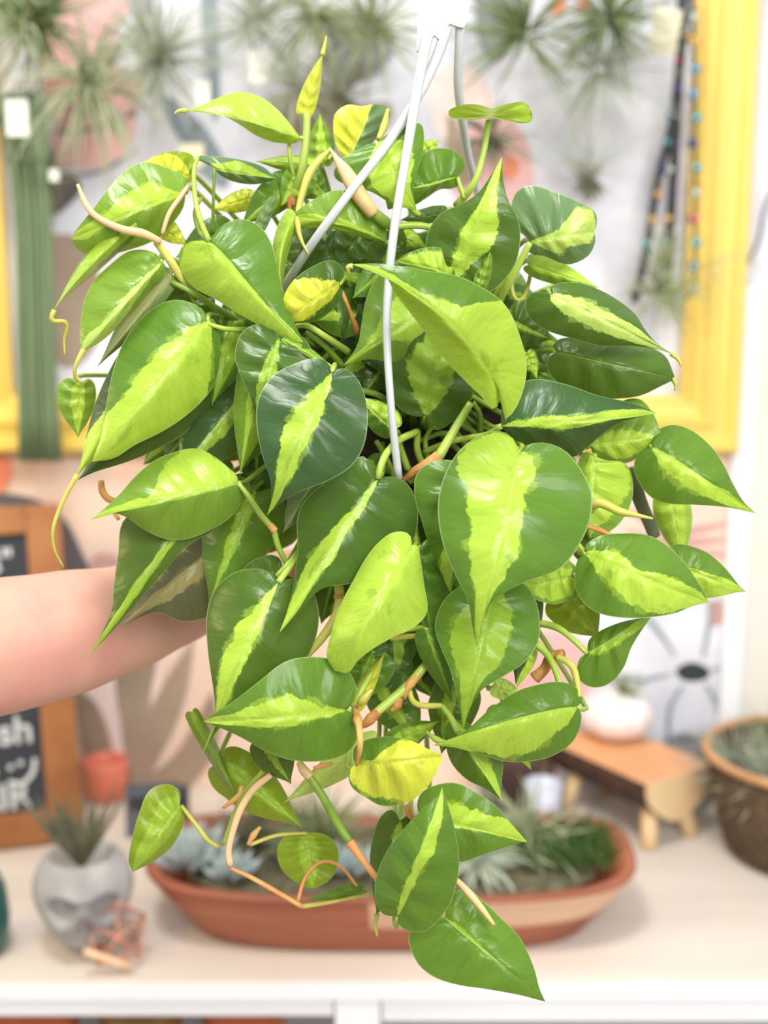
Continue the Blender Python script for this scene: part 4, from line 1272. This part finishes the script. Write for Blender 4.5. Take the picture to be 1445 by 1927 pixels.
APs = [
    (70, 40, 1.57, .075, 60, 'green', 'dark green bushy air plant at the very top left', (0, -.2, .2), 1, .0028, .2),
    (165, 170, 1.55, .095, 46, 'pale', 'large pale air plant with long drooping blades, upper left over the pink petals', (0, -.3, .4), 1, .0028, 1.8),
    (40, 60, 1.56, .08, 16, 'pale', 'sparse pinkish-grey air plant at the left edge of the frame', (-.3, -.3, .2), 1, .003, 1.4),
    (300, 110, 1.56, .085, 90, 'silver', 'dense silver air plant behind the white tag, upper left', (.1, -.2, .1), 1, .0016, .3),
    (95, 335, 1.57, .045, 60, 'dark', 'small dark air plant beside the reed bundle', (0, -.2, 0), 1, .0018, .4),
    (478, 50, 1.56, .075, 46, 'silver', 'thin-bladed silver air plant at the top, right of the slate stripe', (0, -.2, .3), 1, .002, .5),
    (590, 20, 1.56, .08, 44, 'olive', 'olive air plant at the top edge, left of the hanger plate', (0, -.2, -.2), 1, .002, .6),
    (700, 55, 1.56, .08, 44, 'olive', 'olive air plant directly left of the white hanger plate', (0, -.2, .1), 1, .0022, .6),
    (640, 190, 1.57, .07, 40, 'dark', 'shadowy air plant above the heart-shaped leaf', (0, -.2, 0), 1, .002, .6),
    (560, 170, 1.57, .06, 36, 'silver', 'faint silver air plant behind the young upright leaf', (0, -.2, 0), 1, .0018, .6),
    (990, 65, 1.55, .085, 40, 'green', 'green air plant with long blades right of the hanger plate', (-.3, -.2, .3), 1, .0026, .2),
    (1145, 35, 1.55, .07, 60, 'green', 'bushy green air plant at the top right', (0, -.2, .1), 1, .0024, .3),
    (1130, 130, 1.57, .10, 60, 'silver', 'wispy silver air plant under the bushy green one', (0, -.2, 0), 1, .0013, .2),
    (1108, 345, 1.56, .028, 60, 'dark', 'dark tuft of an air plant above the blunt round leaf', (0, -.3, -.1), 1, .0024, .3),
    (1110, 325, 1.58, .105, 40, 'silver', 'fine hair-thin air plant spreading above the dark tuft', (0, -.1, .7), 1, .0007, .1),
    (925, 262, 1.57, .05, 40, 'dark', 'small dark air plant behind the tall lime stalk', (0, -.2, 0), 1, .002, .5),
    (1240, 555, 1.54, .075, 46, 'olive', 'olive air plant hanging below the bead strands', (0, -.3, .3), 1, .0024, 1.0),
    (1250, 500, 1.56, .06, 16, 'pale', 'upright pale air plant between the bead strands', (0, -.1, 1.2), .8, .0028, .1),
    (1330, 500, 1.53, .10, 12, 'pale', 'thin arching air plant over the right side of the frame', (.6, -.2, .4), 1, .0008, .9),
]
for i, (px, py, y, s, n, k, lb, dr, sp, w, dp) in enumerate(APs):
    big = py < 300
    air_plant(px, py, y - (.02 if big else 0), s * (1.35 if big else 1.1), int(n * (1.5 if big else 1.2)), k, lb, dr, sp, w * (1.25 if big else 1), dp, seed=20 + i)

# paper tags
def paper_tag(px, py, w, h, y, label, m='tag', rot=0):
    c = onwall(px, py, y)
    sc_ = (y / ray(px, py).y) / F
    th = thing('paper_tag', label, 'tag', c, 'paper tags in the yellow frame')
    bm = bmesh.new()
    W2, H2 = w * sc_ / 2, h * sc_ / 2
    box(bm, (-W2, -.0005, -H2), (W2, .0005, H2), bev=.0004)
    bmesh.ops.transform(bm, matrix=Matrix.Translation(c) @ Matrix.Rotation(R(rot), 4, 'Y'), verts=bm.verts)
    obj('card', bm, M[m], th, smooth=False)
    bm = bmesh.new()
    tube(bm, [c + Vector((0, 0, H2 * .8)), c + Vector((0, .01, H2 + .02)), Vector((c.x, YW + .001, c.z + H2 + .03))], [.0005], seg=5)
    obj('string', bm, M['wire_dark'], th)


for a_ in ((32, 222, 42, 66, 1.50, 'white tag on the reed bundle at the far left'), (282, 65, 38, 60, 1.53, 'white tag on the dense silver air plant'),
           (487, 125, 38, 60, 1.53, 'white tag just above the bright lime leaf'), (381, 175, 28, 46, 1.53, 'small white tag on the slate stripe'), (360, 292, 46, 42, 1.55, 'pale tag left behind the plant, above the flat grey-green leaf', 'cream_tag'),
           (102, 330, 18, 22, 1.53, 'tiny tag by the small dark air plant'), (1252, 60, 52, 84, 1.55, 'cream gift tag beside the bead strands', 'cream_tag', 8),
           (1075, 108, 26, 26, 1.55, 'small pale tag under the bushy green air plant')):
    paper_tag(a_[0], a_[1], a_[2], a_[3], a_[4], a_[5], a_[6] if len(a_) > 6 else 'tag', a_[7] if len(a_) > 7 else 0)

# reed bundle
th = thing('reed_bundle', 'tall bundle of green reeds hanging at the far left of the frame', 'dried reeds', onwall(65, 580, 1.55))
bm = bmesh.new()
rnd = random.Random(2)
for k in range(110):
    fx = rnd.uniform(-1, 1)
    yy = 1.555 + rnd.uniform(-.014, .014)
    xt, xm, xb_ = 46 + fx * 36 + rnd.uniform(-6, 6), 62 + fx * 34, 76 + fx * 38 + rnd.uniform(-4, 4)
    tube(bm, [onwall(xt, 190 + rnd.uniform(-20, 60), yy), onwall(xm, 420, yy), onwall(xm + 5, 640, yy), onwall(xb_, 862 + rnd.uniform(-8, 8), yy)], [.0019], seg=5, n=8)
obj('reeds', bm, mat('reed_green', srgb(126, 146, 108), .6, col2=srgb(100, 124, 88), scale=300, stretch=(1, 1, .02)), th)
bm = bmesh.new()
for k in range(40):
    a_ = rnd.uniform(-1.2, 1.2)
    blade(bm, onwall(40 + rnd.uniform(-12, 12), 250, 1.55), Vector((math.sin(a_), -.25, math.cos(a_))), rnd.uniform(.04, .075), .003, .8)
obj('tuft', bm, mat('reed_tuft', srgb(112, 138, 110), .6, col2=srgb(90, 118, 92), scale=100), th)
bm = bmesh.new()
lathe(bm, [(.026, -.006), (.027, -.005), (.027, .005), (.026, .006)], onwall(55, 300, 1.555), sy=.62)
obj('binding', bm, mat('twine', srgb(90, 104, 80), .8), th)

# bead strands
mb = [mat('bead_' + n, c, .2, metal=.35) for n, c in (('blue', srgb(96, 150, 190)), ('silver', srgb(176, 190, 178)), ('violet', srgb(110, 96, 170)), ('teal', srgb(90, 170, 180)), ('amber', srgb(214, 168, 90)), ('rose', srgb(196, 90, 120)), ('indigo', srgb(60, 70, 130)))]
mcord = mat('black_cord', srgb(44, 42, 48), .6)


def bead_strand(pts, beads, label, y, thick=.0022):
    c = onwall(pts[0][0], pts[0][1], y)
    th = thing('bead_strand', label, 'beads', c, 'bead strands in the right of the frame')
    bm = bmesh.new()
    tube(bm, [onwall(a_, b_, y) for a_, b_ in pts], [thick], seg=6, n=30)
    tube(bm, [c, Vector((c.x, YW + .001, c.z + .002))], [.001], seg=5, n=3)
    obj('cord', bm, mcord, th)
    for (bx, by, mi) in beads:
        bm = bmesh.new()
        bmesh.ops.create_uvsphere(bm, u_segments=14, v_segments=10, radius=.0062, matrix=Matrix.Translation(onwall(bx, by, y)))
        obj('bead', bm, mb[mi], th)


bead_strand([(1300, -60), (1304, 60), (1308, 150), (1308, 300), (1308, 450), (1306, 540), (1290, 562), (1250, 566)],
            [(1305, 33, 1), (1306, 78, 4), (1309, 130, 0), (1305, 178, 0), (1311, 222, 3), (1304, 270, 6), (1311, 316, 3), (1310, 364, 1), (1305, 412, 5), (1311, 458, 3), (1305, 502, 0), (1306, 542, 1), (1279, 562, 1)], 'bead strand nearest the yellow frame, blue and silver beads on black cord', 1.56)
bead_strand([(1290, -60), (1284, 60), (1277, 150), (1270, 280), (1264, 380), (1258, 480), (1250, 560)],
            [(1294, 15, 1), (1293, 67, 4), (1278, 115, 5), (1276, 166, 2), (1272, 272, 2), (1262, 320, 1), (1266, 366, 6), (1259, 412, 4), (1252, 458, 3)], 'middle bead strand with violet and silver beads', 1.575, .0065)
bead_strand([(1284, -60), (1278, 100), (1266, 220), (1256, 268), (1240, 330), (1228, 400), (1216, 470), (1200, 545), (1193, 570)],
            [(1264, 217, 0), (1257, 268, 3), (1246, 320, 6), (1237, 366, 4), (1228, 414, 4), (1215, 460, 3), (1192, 548, 6)], 'leftmost bead strand slanting down toward the plant', 1.585, .005)
# thin black cable on the white wall at the right
bm = bmesh.new()
tube(bm, [onwall(x, y, YW - .004) for x, y in ((1470, 330), (1440, 390), (1428, 450), (1405, 500), (1388, 535), (1400, 541), (1470, 543))], [.0016], seg=6, n=30)
tag(obj('cable', bm, mcord), 'thin dark cable on the white wall right of the yellow frame', 'cable')

# ------------------------------------------------------------------ shelf objects
# long wooden dough bowl
mbw = bpy.data.materials.new('carved_wood')
mbw.use_nodes = True
nt = mbw.node_tree
bs = nt.nodes['Principled BSDF']
tc_ = nt.nodes.new('ShaderNodeTexCoord')
mp = nt.nodes.new('ShaderNodeMapping')
mp.inputs['Scale'].default_value = (2, 9, 38)
nz = nt.nodes.new('ShaderNodeTexNoise')
nz.inputs['Scale'].default_value = 1.3
nz.inputs['Detail'].default_value = 5
rp = nt.nodes.new('ShaderNodeValToRGB')
rp.color_ramp.elements[0].position = .3
rp.color_ramp.elements[0].color = srgb(132, 68, 50)
rp.color_ramp.elements[1].position = .7
rp.color_ramp.elements[1].color = srgb(178, 108, 76)
nt.links.new(tc_.outputs['Object'], mp.inputs[0])
nt.links.new(mp.outputs[0], nz.inputs[0])
nt.links.new(nz.outputs[0], rp.inputs[0])
nt.links.new(rp.outputs[0], bs.inputs['Base Color'])
bs.inputs['Roughness'].default_value = .5
msap = mat('pale_sapwood', srgb(216, 178, 146), .5, col2=srgb(202, 160, 128), scale=12, stretch=(.3, 1, 4))
BC = Vector(((735 - 722.5) / F * 1.34, 1.272, ZS))
bowl = thing('dough_bowl', 'long carved wooden bowl filled with small plants on the table', 'bowl', BC)
bm = bmesh.new()
prof = [(.76, 0.0, .72), (.80, .003, .78), (.90, .034, .90), (1.0, .066, 1.0), (1.0, .070, 1.0), (.955, .070, .90), (.88, .04, .80), (.70, .016, .6)]
rings = []
SG = 72
for s, z, sy in prof:
    ring = []
    for k in range(SG):
        a_ = 2 * PI * k / SG
        ca, sa = math.cos(a_), math.sin(a_)
        q = (abs(ca) ** 3.2 + abs(sa) ** 3.2) ** (-1 / 3.2)
        # rim rises to the two ends a little
        zz = z + (.010 * ca * ca * (z / .07)) + (.003 * math.sin(3 * a_) * z / .07)
        ring.append(bm.verts.new(BC + Vector(((.268 * s * q * ca), .112 * sy * q * sa, zz))))
    rings.append(ring)
for i, (a_, b_) in enumerate(zip(rings, rings[1:])):
    for k in range(SG):
        f = bm.faces.new((a_[k], a_[(k + 1) % SG], b_[(k + 1) % SG], b_[k]))
        if i == 2 and 52 < k < 67:
            f.material_index = 1
bm.faces.new(list(reversed(rings[0])))
bm.faces.new(rings[-1])
obj('bowl_body', bm, [mbw, msap], bowl)
bm = bmesh.new()
SGN = 48
vs = []
c0 = bm.verts.new(BC + Vector((0, 0, .064)))
prevr = None
rn = random.Random(6)
for r_i, s in enumerate((.25, .5, .72, .9)):
    ring = []
    for k in range(SGN):
        a_ = 2 * PI * k / SGN
        ca, sa = math.cos(a_), math.sin(a_)
        q = (abs(ca) ** 3.2 + abs(sa) ** 3.2) ** (-1 / 3.2)
        ring.append(bm.verts.new(BC + Vector((.25 * s * q * ca, (.100 * s * q * sa), .062 + .006 * noise.noise(Vector((ca * s * 9, sa * s * 5, 2)))))))
    if prevr is None:
        for k in range(SGN):
            bm.faces.new((c0, ring[k], ring[(k + 1) % SGN]))
    else:
        for k in range(SGN):
            bm.faces.new((prevr[k], ring[k], ring[(k + 1) % SGN], prevr[(k + 1) % SGN]))
    prevr = ring
o = obj('planting_mix', bm, mat('planting_mix', srgb(118, 112, 88), .9, col2=srgb(78, 74, 52), scale=90, bump=1), bowl)


def inbowl(px, py):
    return onshelf(px, py, ZS + .066)


# moss at the right end of the bowl
bm = bmesh.new()
rn = random.Random(11)
for k in range(420):
    c = inbowl(rn.uniform(990, 1150), rn.uniform(1572, 1640))
    blade(bm, c, Vector((rn.uniform(-.6, .6), rn.uniform(-.6, .3), 1)), rn.uniform(.02, .048), .0017, .6, rn.uniform(-1, 1), seg=4)
tag(obj('moss', bm, mat('moss', srgb(88, 122, 52), .8, col2=srgb(60, 92, 38), scale=120)), 'green moss filling the right end of the wooden bowl', 'moss', kind='stuff')
GB = 'small plants in the wooden bowl'
air_plant(0, 0, 0, .10, 60, 'pale', 'pale curly air plant on the moss in the wooden bowl', (0, -.2, .8), .9, .0042, 1.6, seed=71, hang=False, group=GB, curl=1.8, pos=inbowl(990, 1590))
air_plant(0, 0, 0, .075, 50, 'silver', 'silvery curled air plant at the front of the bowl beside the hanging leaf', (0, -.3, .5), 1, .004, 1.6, seed=72, hang=False, group=GB, curl=1.8, pos=inbowl(900, 1635))
air_plant(0, 0, 0, .085, 120, 'olive', 'brownish grassy air plant in the middle of the wooden bowl', (0, -.1, 1.0), .9, .0024, .7, seed=73, hang=False, group=GB, pos=inbowl(600, 1590))
air_plant(0, 0, 0, .08, 100, 'dark', 'dark grassy air plant left of the middle of the wooden bowl', (0, -.1, 1.0), .9, .0024, .7, seed=74, hang=False, group=GB, pos=inbowl(480, 1600))
air_plant(0, 0, 0, .075, 80, 'olive', 'olive air plant behind the streaked bottom leaf', (0, -.1, 1.0), .8, .002, .6, seed=75, hang=False, group=GB, pos=inbowl(780, 1585))
msuc = mat('succulent_blue', srgb(150, 168, 168), .5, col2=srgb(182, 192, 190), scale=40)


def succulent(px, py, r, label, seed, n=26):
    c = inbowl(px, py)
    rn = random.Random(seed)
    bm = bmesh.new()
    for i in range(n):
        t_ = i / n
        a_ = i * 2.39996
        el = .25 + 1.1 * (1 - t_) ** 1.0
        d = Vector((math.cos(a_) * math.cos(el), math.sin(a_) * math.cos(el), math.sin(el)))
        # plump pointed leaf
        ln = r * (.55 + .45 * t_)
        tube(bm, [c + d * .002, c + d * ln * .5, c + d * ln * .9 + Vector((0, 0, ln * .1)), c + d * ln + Vector((0, 0, ln * .2))], [r * .10, r * .17, r * .13, r * .01], seg=8, n=6, flat=.5)
    th = thing('succulent', label, 'succulent', c, GB)
    obj('rosette', bm, msuc, th)


succulent(365, 1628, .058, 'blue-grey succulent at the left end of the wooden bowl', 1)
succulent(440, 1650, .036, 'small blue-grey succulent next to the left one', 2)
succulent(600, 1640, .040, 'grey succulent behind the round yellow-green leaf', 3)
succulent(668, 1640, .036, 'grey succulent left of the dark hanging leaf', 4)

# half-log bench with pumpkin
LW = [onshelf(1216, 1478, .912), onshelf(1343, 1440, .912)]
e0 = (LW[0] + LW[1]) / 2
wd = (LW[1] - LW[0])
lr = wd.length / 2
wd.normalize()
ld = Vector((-wd.y, wd.x, 0))
bench = thing('log_bench', 'small half-log bench with bark sides and peg legs on the table', 'bench', Vector((e0.x, e0.y, ZS)) + ld * .09)
bm = bmesh.new()
NS = 20
LL = .185
fr0, fr1 = [], []
for tpos, lst in ((0, fr0), (LL, fr1)):
    for k in range(NS + 1):
        a_ = PI * k / NS
        rr_ = lr * (1 + .03 * math.sin(5 * a_))
        lst.append(bm.verts.new(e0 + ld * tpos + wd * (-math.cos(a_) * rr_) + Vector((0, 0, -math.sin(a_) * rr_ * .98))))
for k in range(NS):
    f = bm.faces.new((fr0[k], fr0[k + 1], fr1[k + 1], fr1[k]))
    f.material_index = 2
f = bm.faces.new(fr0); f.material_index = 1
f = bm.faces.new(list(reversed(fr1))); f.material_index = 1
f = bm.faces.new((fr0[0], fr0[-1], fr1[-1], fr1[0])); f.material_index = 0
bmesh.ops.recalc_face_normals(bm, faces=bm.faces)
mlt = mat('log_top', srgb(232, 176, 128), .5, col2=srgb(218, 156, 108), scale=14, stretch=(1, 1, 1))
mle = mat('log_end_grain', srgb(236, 206, 160), .6, col2=srgb(226, 190, 142), scale=10)
mlb = mat('bark', srgb(88, 62, 48), .9, col2=srgb(60, 42, 34), scale=60, bump=1.0)
obj('log', bm, [mlt, mle, mlb], bench, smooth=False)
for tt, ww in ((.022, -.5), (.022, .42), (LL - .03, -.5), (LL - .03, .45)):
    top = e0 + ld * tt + wd * lr * ww + Vector((0, 0, -lr * .7))
    bot = e0 + ld * (tt - .012 * (1 if tt < .1 else -1)) + wd * lr * ww * 1.35
    bot.z = ZS
    bm = bmesh.new()
    tube(bm, [top, bot], [.0105], seg=12, n=2)
    obj('leg', bm, mle, bench)
pc = onshelf(1157, 1388, .912)
pc.y = min(pc.y, 1.578)
pk = thing('white_pumpkin', 'small white ribbed pumpkin planter on the half-log bench', 'pumpkin', pc)
bm = bmesh.new()
pp = []
for k in range(13):
    a_ = -PI / 2 + PI * .93 * k / 12
    pp.append((max(.004, math.cos(a_) * .050), .033 + math.sin(a_) * .033))
lathe(bm, pp, pc, seg=64, wob=lambda a_, z: 1 - .055 * abs(math.cos(5 * a_)) ** 6, close_top=True)
obj('pumpkin_body', bm, mat('pumpkin_white', srgb(238, 230, 228), .5), pk)
air_plant(0, 0, 0, .04, 40, 'olive', 'small olive air plant in the top of the white pumpkin', (.3, -.1, .8), .9, .0026, .7, seed=77, hang=False, group=None, pos=pc + Vector((0.005, 0, .064)))

# grey glass jar behind bench, dark crate, small white cup
c = onshelf(1305, 1432)
c.y = min(c.y, YW - .05)
c = Vector(((1305 - 722.5) / F * 1.66, YW - .045, ZS))
jar = thing('glass_jar', 'smoky grey glass jar against the wall behind the log bench', 'jar', c)
bm = bmesh.new()
lathe(bm, [(.030, 0), (.036, .004), (.037, .06), (.034, .074), (.030, .082), (.031, .086), (.028, .086), (.028, .082), (.031, .074), (.034, .06), (.033, .01)], c)
obj('jar_body', bm, mat('smoky_glass', srgb(206, 206, 206), .15, trans=.5), jar)
c = Vector(((985 - 722.5) / F * 1.64, 1.565, ZS))
cr = thing('wooden_crate', 'dark brown wooden box at the back of the table behind the bowl', 'box', c)
bm = bmesh.new()
box(bm, c + Vector((-.055, -.03, 0)), c + Vector((.04, .03, .065)), bev=.002)
obj('crate_body', bm, mat('dark_walnut', srgb(74, 48, 36), .6, col2=srgb(52, 34, 26), scale=20), cr, smooth=False)
c2 = Vector(((1022 - 722.5) / F * 1.6, 1.512, ZS))
cu = thing('white_cup', 'small bluish white cup in front of the dark wooden box', 'cup', c2)
bm = bmesh.new()
lathe(bm, [(.018, 0), (.0215, .003), (.0245, .055), (.0225, .055), (.020, .006)], c2)
obj('cup_body', bm, mat('cup_glaze', srgb(206, 210, 228), .3), cu)

# dark slate card and coral mug at the left
c = onshelf(290, 1572)
sl = thing('slate_holder', 'dark grey slate sign stand behind the left end of the bowl', 'sign stand', c)
bm = bmesh.new()
mt = Matrix.Translation(c) @ Matrix.Rotation(R(8), 4, 'Z') @ Matrix.Rotation(R(-14), 4, 'X')
box(bm, (-.035, -.004, 0), (.035, .004, .066), bev=.001, mtx=mt)
obj('slate', bm, mat('slate_grey', srgb(92, 96, 108), .6, col2=srgb(78, 82, 94), scale=30), sl, smooth=False)
bm = bmesh.new()
box(bm, (-.030, .004, 0), (.045, .040, .05), bev=.003, mtx=Matrix.Translation(c) @ Matrix.Rotation(R(8), 4, 'Z'))
obj('stand_block', bm, mat('charcoal_block', srgb(52, 52, 56), .6), sl, smooth=False)
c = onshelf(200, 1500)
c.y -= .0
mg = thing('coral_mug', 'coral red mug against the wall between chalkboard and bowl', 'mug', c)
bm = bmesh.new()
lathe(bm, [(.026, 0), (.030, .003), (.0305, .05), (.028, .056), (.0265, .055), (.027, .01)], c)
mcor = mat('coral_glaze', srgb(238, 134, 106), .45)
obj('mug_body', bm, mcor, mg)
bm = bmesh.new()
tube(bm, [c + Vector((-.027, 0, .012)), c + Vector((-.046, 0, .02)), c + Vector((-.044, 0, .042)), c + Vector((-.026, 0, .046))], [.004], seg=8, n=14)
obj('handle', bm, mcor, mg)

# chalkboard sign
BR, BL = onshelf(158, 1574), onshelf(0, 1592)
xdir = (BR - BL).normalized()
SW, SH = .36, .425
lean = R(7)
upd = (Vector((0, 0, 1)) * math.cos(lean) + Vector((-xdir.y, xdir.x, 0)) * math.sin(lean)).normalized()
# slight roll of the sign towards its left as seen in the photo
roll = R(-1.5)
xr = xdir
nrm = xr.cross(upd).normalized()      # points away from... fixed below
if nrm.y > 0:
    nrm = -nrm
ORG = BR + Vector((0, 0, .003))
SM = Matrix(((xr.x, nrm.x, upd.x, ORG.x), (xr.y, nrm.y, upd.y, ORG.y), (xr.z, nrm.z, upd.z, ORG.z), (0, 0, 0, 1))) @ Matrix.Rotation(roll, 4, 'Y')
sg = thing('chalkboard_sign', 'wooden framed chalkboard with white lettering standing at the left', 'sign', BR)
mfr = mat('sign_frame_wood', srgb(176, 116, 66), .5, col2=srgb(148, 92, 48), scale=12, stretch=(1, 1, 1))
FWD = .042
for lo, hi in (((-FWD, 0, 0), (0, .018, SH)), ((-SW, 0, 0), (-SW + FWD, .018, SH)), ((-SW + FWD, 0, 0), (-FWD, .018, FWD)), ((-SW + FWD, 0, SH - FWD * .8), (-FWD, .018, SH))):
    bm = bmesh.new()
    box(bm, lo, hi, bev=.003)
    bmesh.ops.transform(bm, matrix=SM, verts=bm.verts)
    bmesh.ops.recalc_face_normals(bm, faces=bm.faces)
    obj('frame_bar', bm, mfr, sg, smooth=False)
bm = bmesh.new()
box(bm, (-SW + FWD - .002, .004, FWD - .002), (-FWD + .002, .010, SH - FWD * .8 + .002))
bmesh.ops.transform(bm, matrix=SM, verts=bm.verts)
bmesh.ops.recalc_face_normals(bm, faces=bm.faces)
obj('board', bm, mat('chalkboard', srgb(52, 56, 64), .8, col2=srgb(62, 66, 74), scale=12), sg, smooth=False)
SGN_F = .0108
mch = mat('chalk_paint', srgb(214, 218, 220), .8)


def lettering(txt, x, z, size):
    cu_ = bpy.data.curves.new('chalk_lettering', 'FONT')
    cu_.body = txt
    cu_.size = size
    cu_.align_x = 'RIGHT'
    cu_.extrude = .0006
    cu_.offset = size * .018
    o = bpy.data.objects.new('chalk_lettering', cu_)
    COL.objects.link(o)
    cu_.materials.append(mch)
    # text local x -> sign x, text y -> sign up, text z -> sign front
    me = o.to_mesh().copy()
    o.to_mesh_clear()
    bpy.data.objects.remove(o)
    # text local x -> sign x, text y -> sign up; front of the board faces +normal side of the sign matrix
    me.transform(SM @ Matrix.Translation((x, SGN_F * 1.0, z)) @ Matrix.Rotation(PI / 2, 4, 'X'))
    me.name = 'chalk_lettering'
    me.materials.clear()
    me.materials.append(mch)
    o = bpy.data.objects.new('chalk_lettering', me)
    COL.objects.link(o)
    o.parent = sg
    o.matrix_parent_inverse = Matrix.Translation(sg.location).inverted()
    return o


LET = [("3's\"", -.060, .345, .040), ('fresh', -.052, .130, .048), ('is', -.098, .092, .034), ('AIR', -.060, .048, .046)]
for a_ in LET:
    lettering(*a_)
bm = bmesh.new()   # smiley
for cx, cz in ((-.082, .100), (-.070, .104)):
    bmesh.ops.create_uvsphere(bm, u_segments=10, v_segments=6, radius=.0040, matrix=SM @ Matrix.Translation((cx, .0112, cz)))
tube(bm, [SM @ Vector(p) for p in ((-.086, .0112, .082), (-.070, .0112, .078), (-.056, .0112, .090), (-.052, .0112, .108))], [.0034], seg=8, n=14)
obj('chalk_smiley', bm, mch, sg)

# skull planter
c = onshelf(150, 1806)
c.y += .028
c.z = ZS
sk = thing('skull_planter', 'grey concrete skull planter on the front left of the table', 'planter', c)
bm = bmesh.new()
bmesh.ops.create_uvsphere(bm, u_segments=64, v_segments=48, radius=1)
for v in bm.verts:
    p = v.co.copy()
    d = p.normalized()
    # cranium
    x, y, z = d.x * .052, d.y * .058, d.z * .048
    z += .070
    # jaw narrows and drops at the front
    if d.z < -.05:
        k = min(1, (-d.z - .05) / .95)
        z = .070 + d.z * .048 - .022 * k * (1 if d.y < .2 else .4)
        x *= 1 - .16 * k
        y *= 1 - .25 * k
        if d.y > 0.2:
            z += .02 * k
    # eye sockets, nose, cheeks, teeth line (front is -y)
    def dent(cx, cz, rx, rz, amt):
        if d.y > -.1:
            return 0
        q = ((d.x - cx) / rx) ** 2 + ((d.z - cz) / rz) ** 2
        return amt * max(0, 1 - q) ** 1.2 if q < 1 else 0
    push = dent(-.40, -.02, .30, .26, .030) + dent(.40, -.02, .30, .26, .030) + dent(0, -.36, .15, .20, .018)
    push -= dent(-.52, -.36, .2, .14, .007) + dent(.52, -.36, .2, .14, .007) + dent(0, .22, .7, .12, .004)
    push += dent(0, -.66, .42, .05, .006)
    y += push
    # open flat top
    top = .105
    if z > top:
        z = top + (z - top) * .1
        rr_ = math.hypot(x, y)
        if rr_ < .030:
            z = top - .025
    v.co = Vector((x, y, max(0, z)))
rotz = Matrix.Rotation(R(14), 4, 'Z')
bmesh.ops.transform(bm, matrix=Matrix.Translation(c) @ rotz, verts=bm.verts)
obj('skull', bm, mat('concrete', srgb(190, 186, 182), .8, col2=srgb(160, 158, 158), scale=30, bump=.4), sk)
air_plant(0, 0, 0, .10, 60, 'dark', 'brownish spiky air plant growing from the skull planter', (0, 0, 1.5), .8, .0026, .15, seed=90, hang=False, group=None, pos=c + Vector((.0, 0, .088)), curl=.3)

# copper geometric ornament
c = onshelf(222, 1812)
cg = thing('copper_ornament', 'rose gold wire polyhedron ornament in front of the skull', 'ornament', c)
mcop = mat('rose_gold', srgb(222, 150, 124), .35, metal=.4)
vt = [Vector(p) for p in ((0, 0, .068), (.030, .004, .046), (.006, .030, .046), (-.028, .006, .044), (-.002, -.028, .044), (.020, -.016, .012), (-.022, -.018, .012), (-.018, .020, .012), (.022, .020, .012), (0, 0, .0022))]
Rm = Matrix.Rotation(R(20), 3, 'Z')
vt = [c + Rm @ p for p in vt]
for a_, b_ in ((0, 1), (0, 2), (0, 3), (0, 4), (1, 2), (2, 3), (3, 4), (4, 1), (1, 5), (4, 5), (4, 6), (3, 6), (3, 7), (2, 7), (2, 8), (1, 8), (5, 6), (6, 7), (7, 8), (8, 5), (5, 9), (6, 9), (7, 9), (8, 9)):
    bm = bmesh.new()
    tube(bm, [vt[a_], vt[b_]], [.0012], seg=8, n=2)
    obj('rod', bm, mcop, cg)
bm = bmesh.new()
tube(bm, [onshelf(158, 1790, .85), onshelf(246, 1820, .828)], [.004], seg=10, n=3)
tag(obj('pale_stick', bm, mat('pale_wood', srgb(240, 200, 160), .5)), 'short pale wooden stick leaning on the copper ornament', 'stick')

# teal glass pot at the left edge
c = onshelf(-38, 1790)
tp_ = thing('teal_pot', 'dark teal glazed pot cut off by the left edge of the photo', 'pot', c)
bm = bmesh.new()
lathe(bm, [(.022, 0), (.030, .01), (.033, .04), (.030, .07), (.024, .085), (.021, .084), (.027, .06), (.028, .02)], c)
obj('pot_body', bm, mat('teal_glaze', srgb(34, 92, 92), .25), tp_)

# woven basket at the right
c = Vector((.525, 1.42, ZS))
bk = thing('basket', 'round brown basket with a wooden rim at the right edge of the table', 'basket', c)
bm = bmesh.new()
lathe(bm, [(.085, 0), (.100, .01), (.118, .07), (.126, .128), (.122, .128), (.112, .07), (.094, .014)], c, seg=72, wob=lambda a_, z: 1 + .012 * math.sin(36 * a_ + z * 160))
obj('basket_body', bm, mat('woven_brown', srgb(104, 84, 58), .8, col2=srgb(66, 50, 36), scale=90, bump=1, stretch=(1, 1, 3)), bk)
bm = bmesh.new()
P = [c + Vector((math.cos(2 * PI * k / 40) * .127, math.sin(2 * PI * k / 40) * .127, .130)) for k in range(41)]
tube(bm, P, [.0055], seg=12, n=80)
obj('rim', bm, mat('rim_wood', srgb(206, 158, 110), .5, col2=srgb(190, 140, 92), scale=30), bk)
for i, (dx, dy, k) in enumerate(((-.06, -.03, 'silver'), (.0, .02, 'green'), (-.03, .06, 'olive'), (-.085, .03, 'silver'), (.0, -.07, 'silver'))):
    air_plant(0, 0, 0, .085, 90, k, 'air plant inside the round basket, ' + ['front left by the rim', 'in the centre', 'toward the back', 'far left by the rim', 'front, cut off by the photo edge'][i], (0, 0, .6), .9, .0017, .6, seed=100 + i, hang=False,
              group='air plants in the basket', pos=c + Vector((dx, dy, .095)))
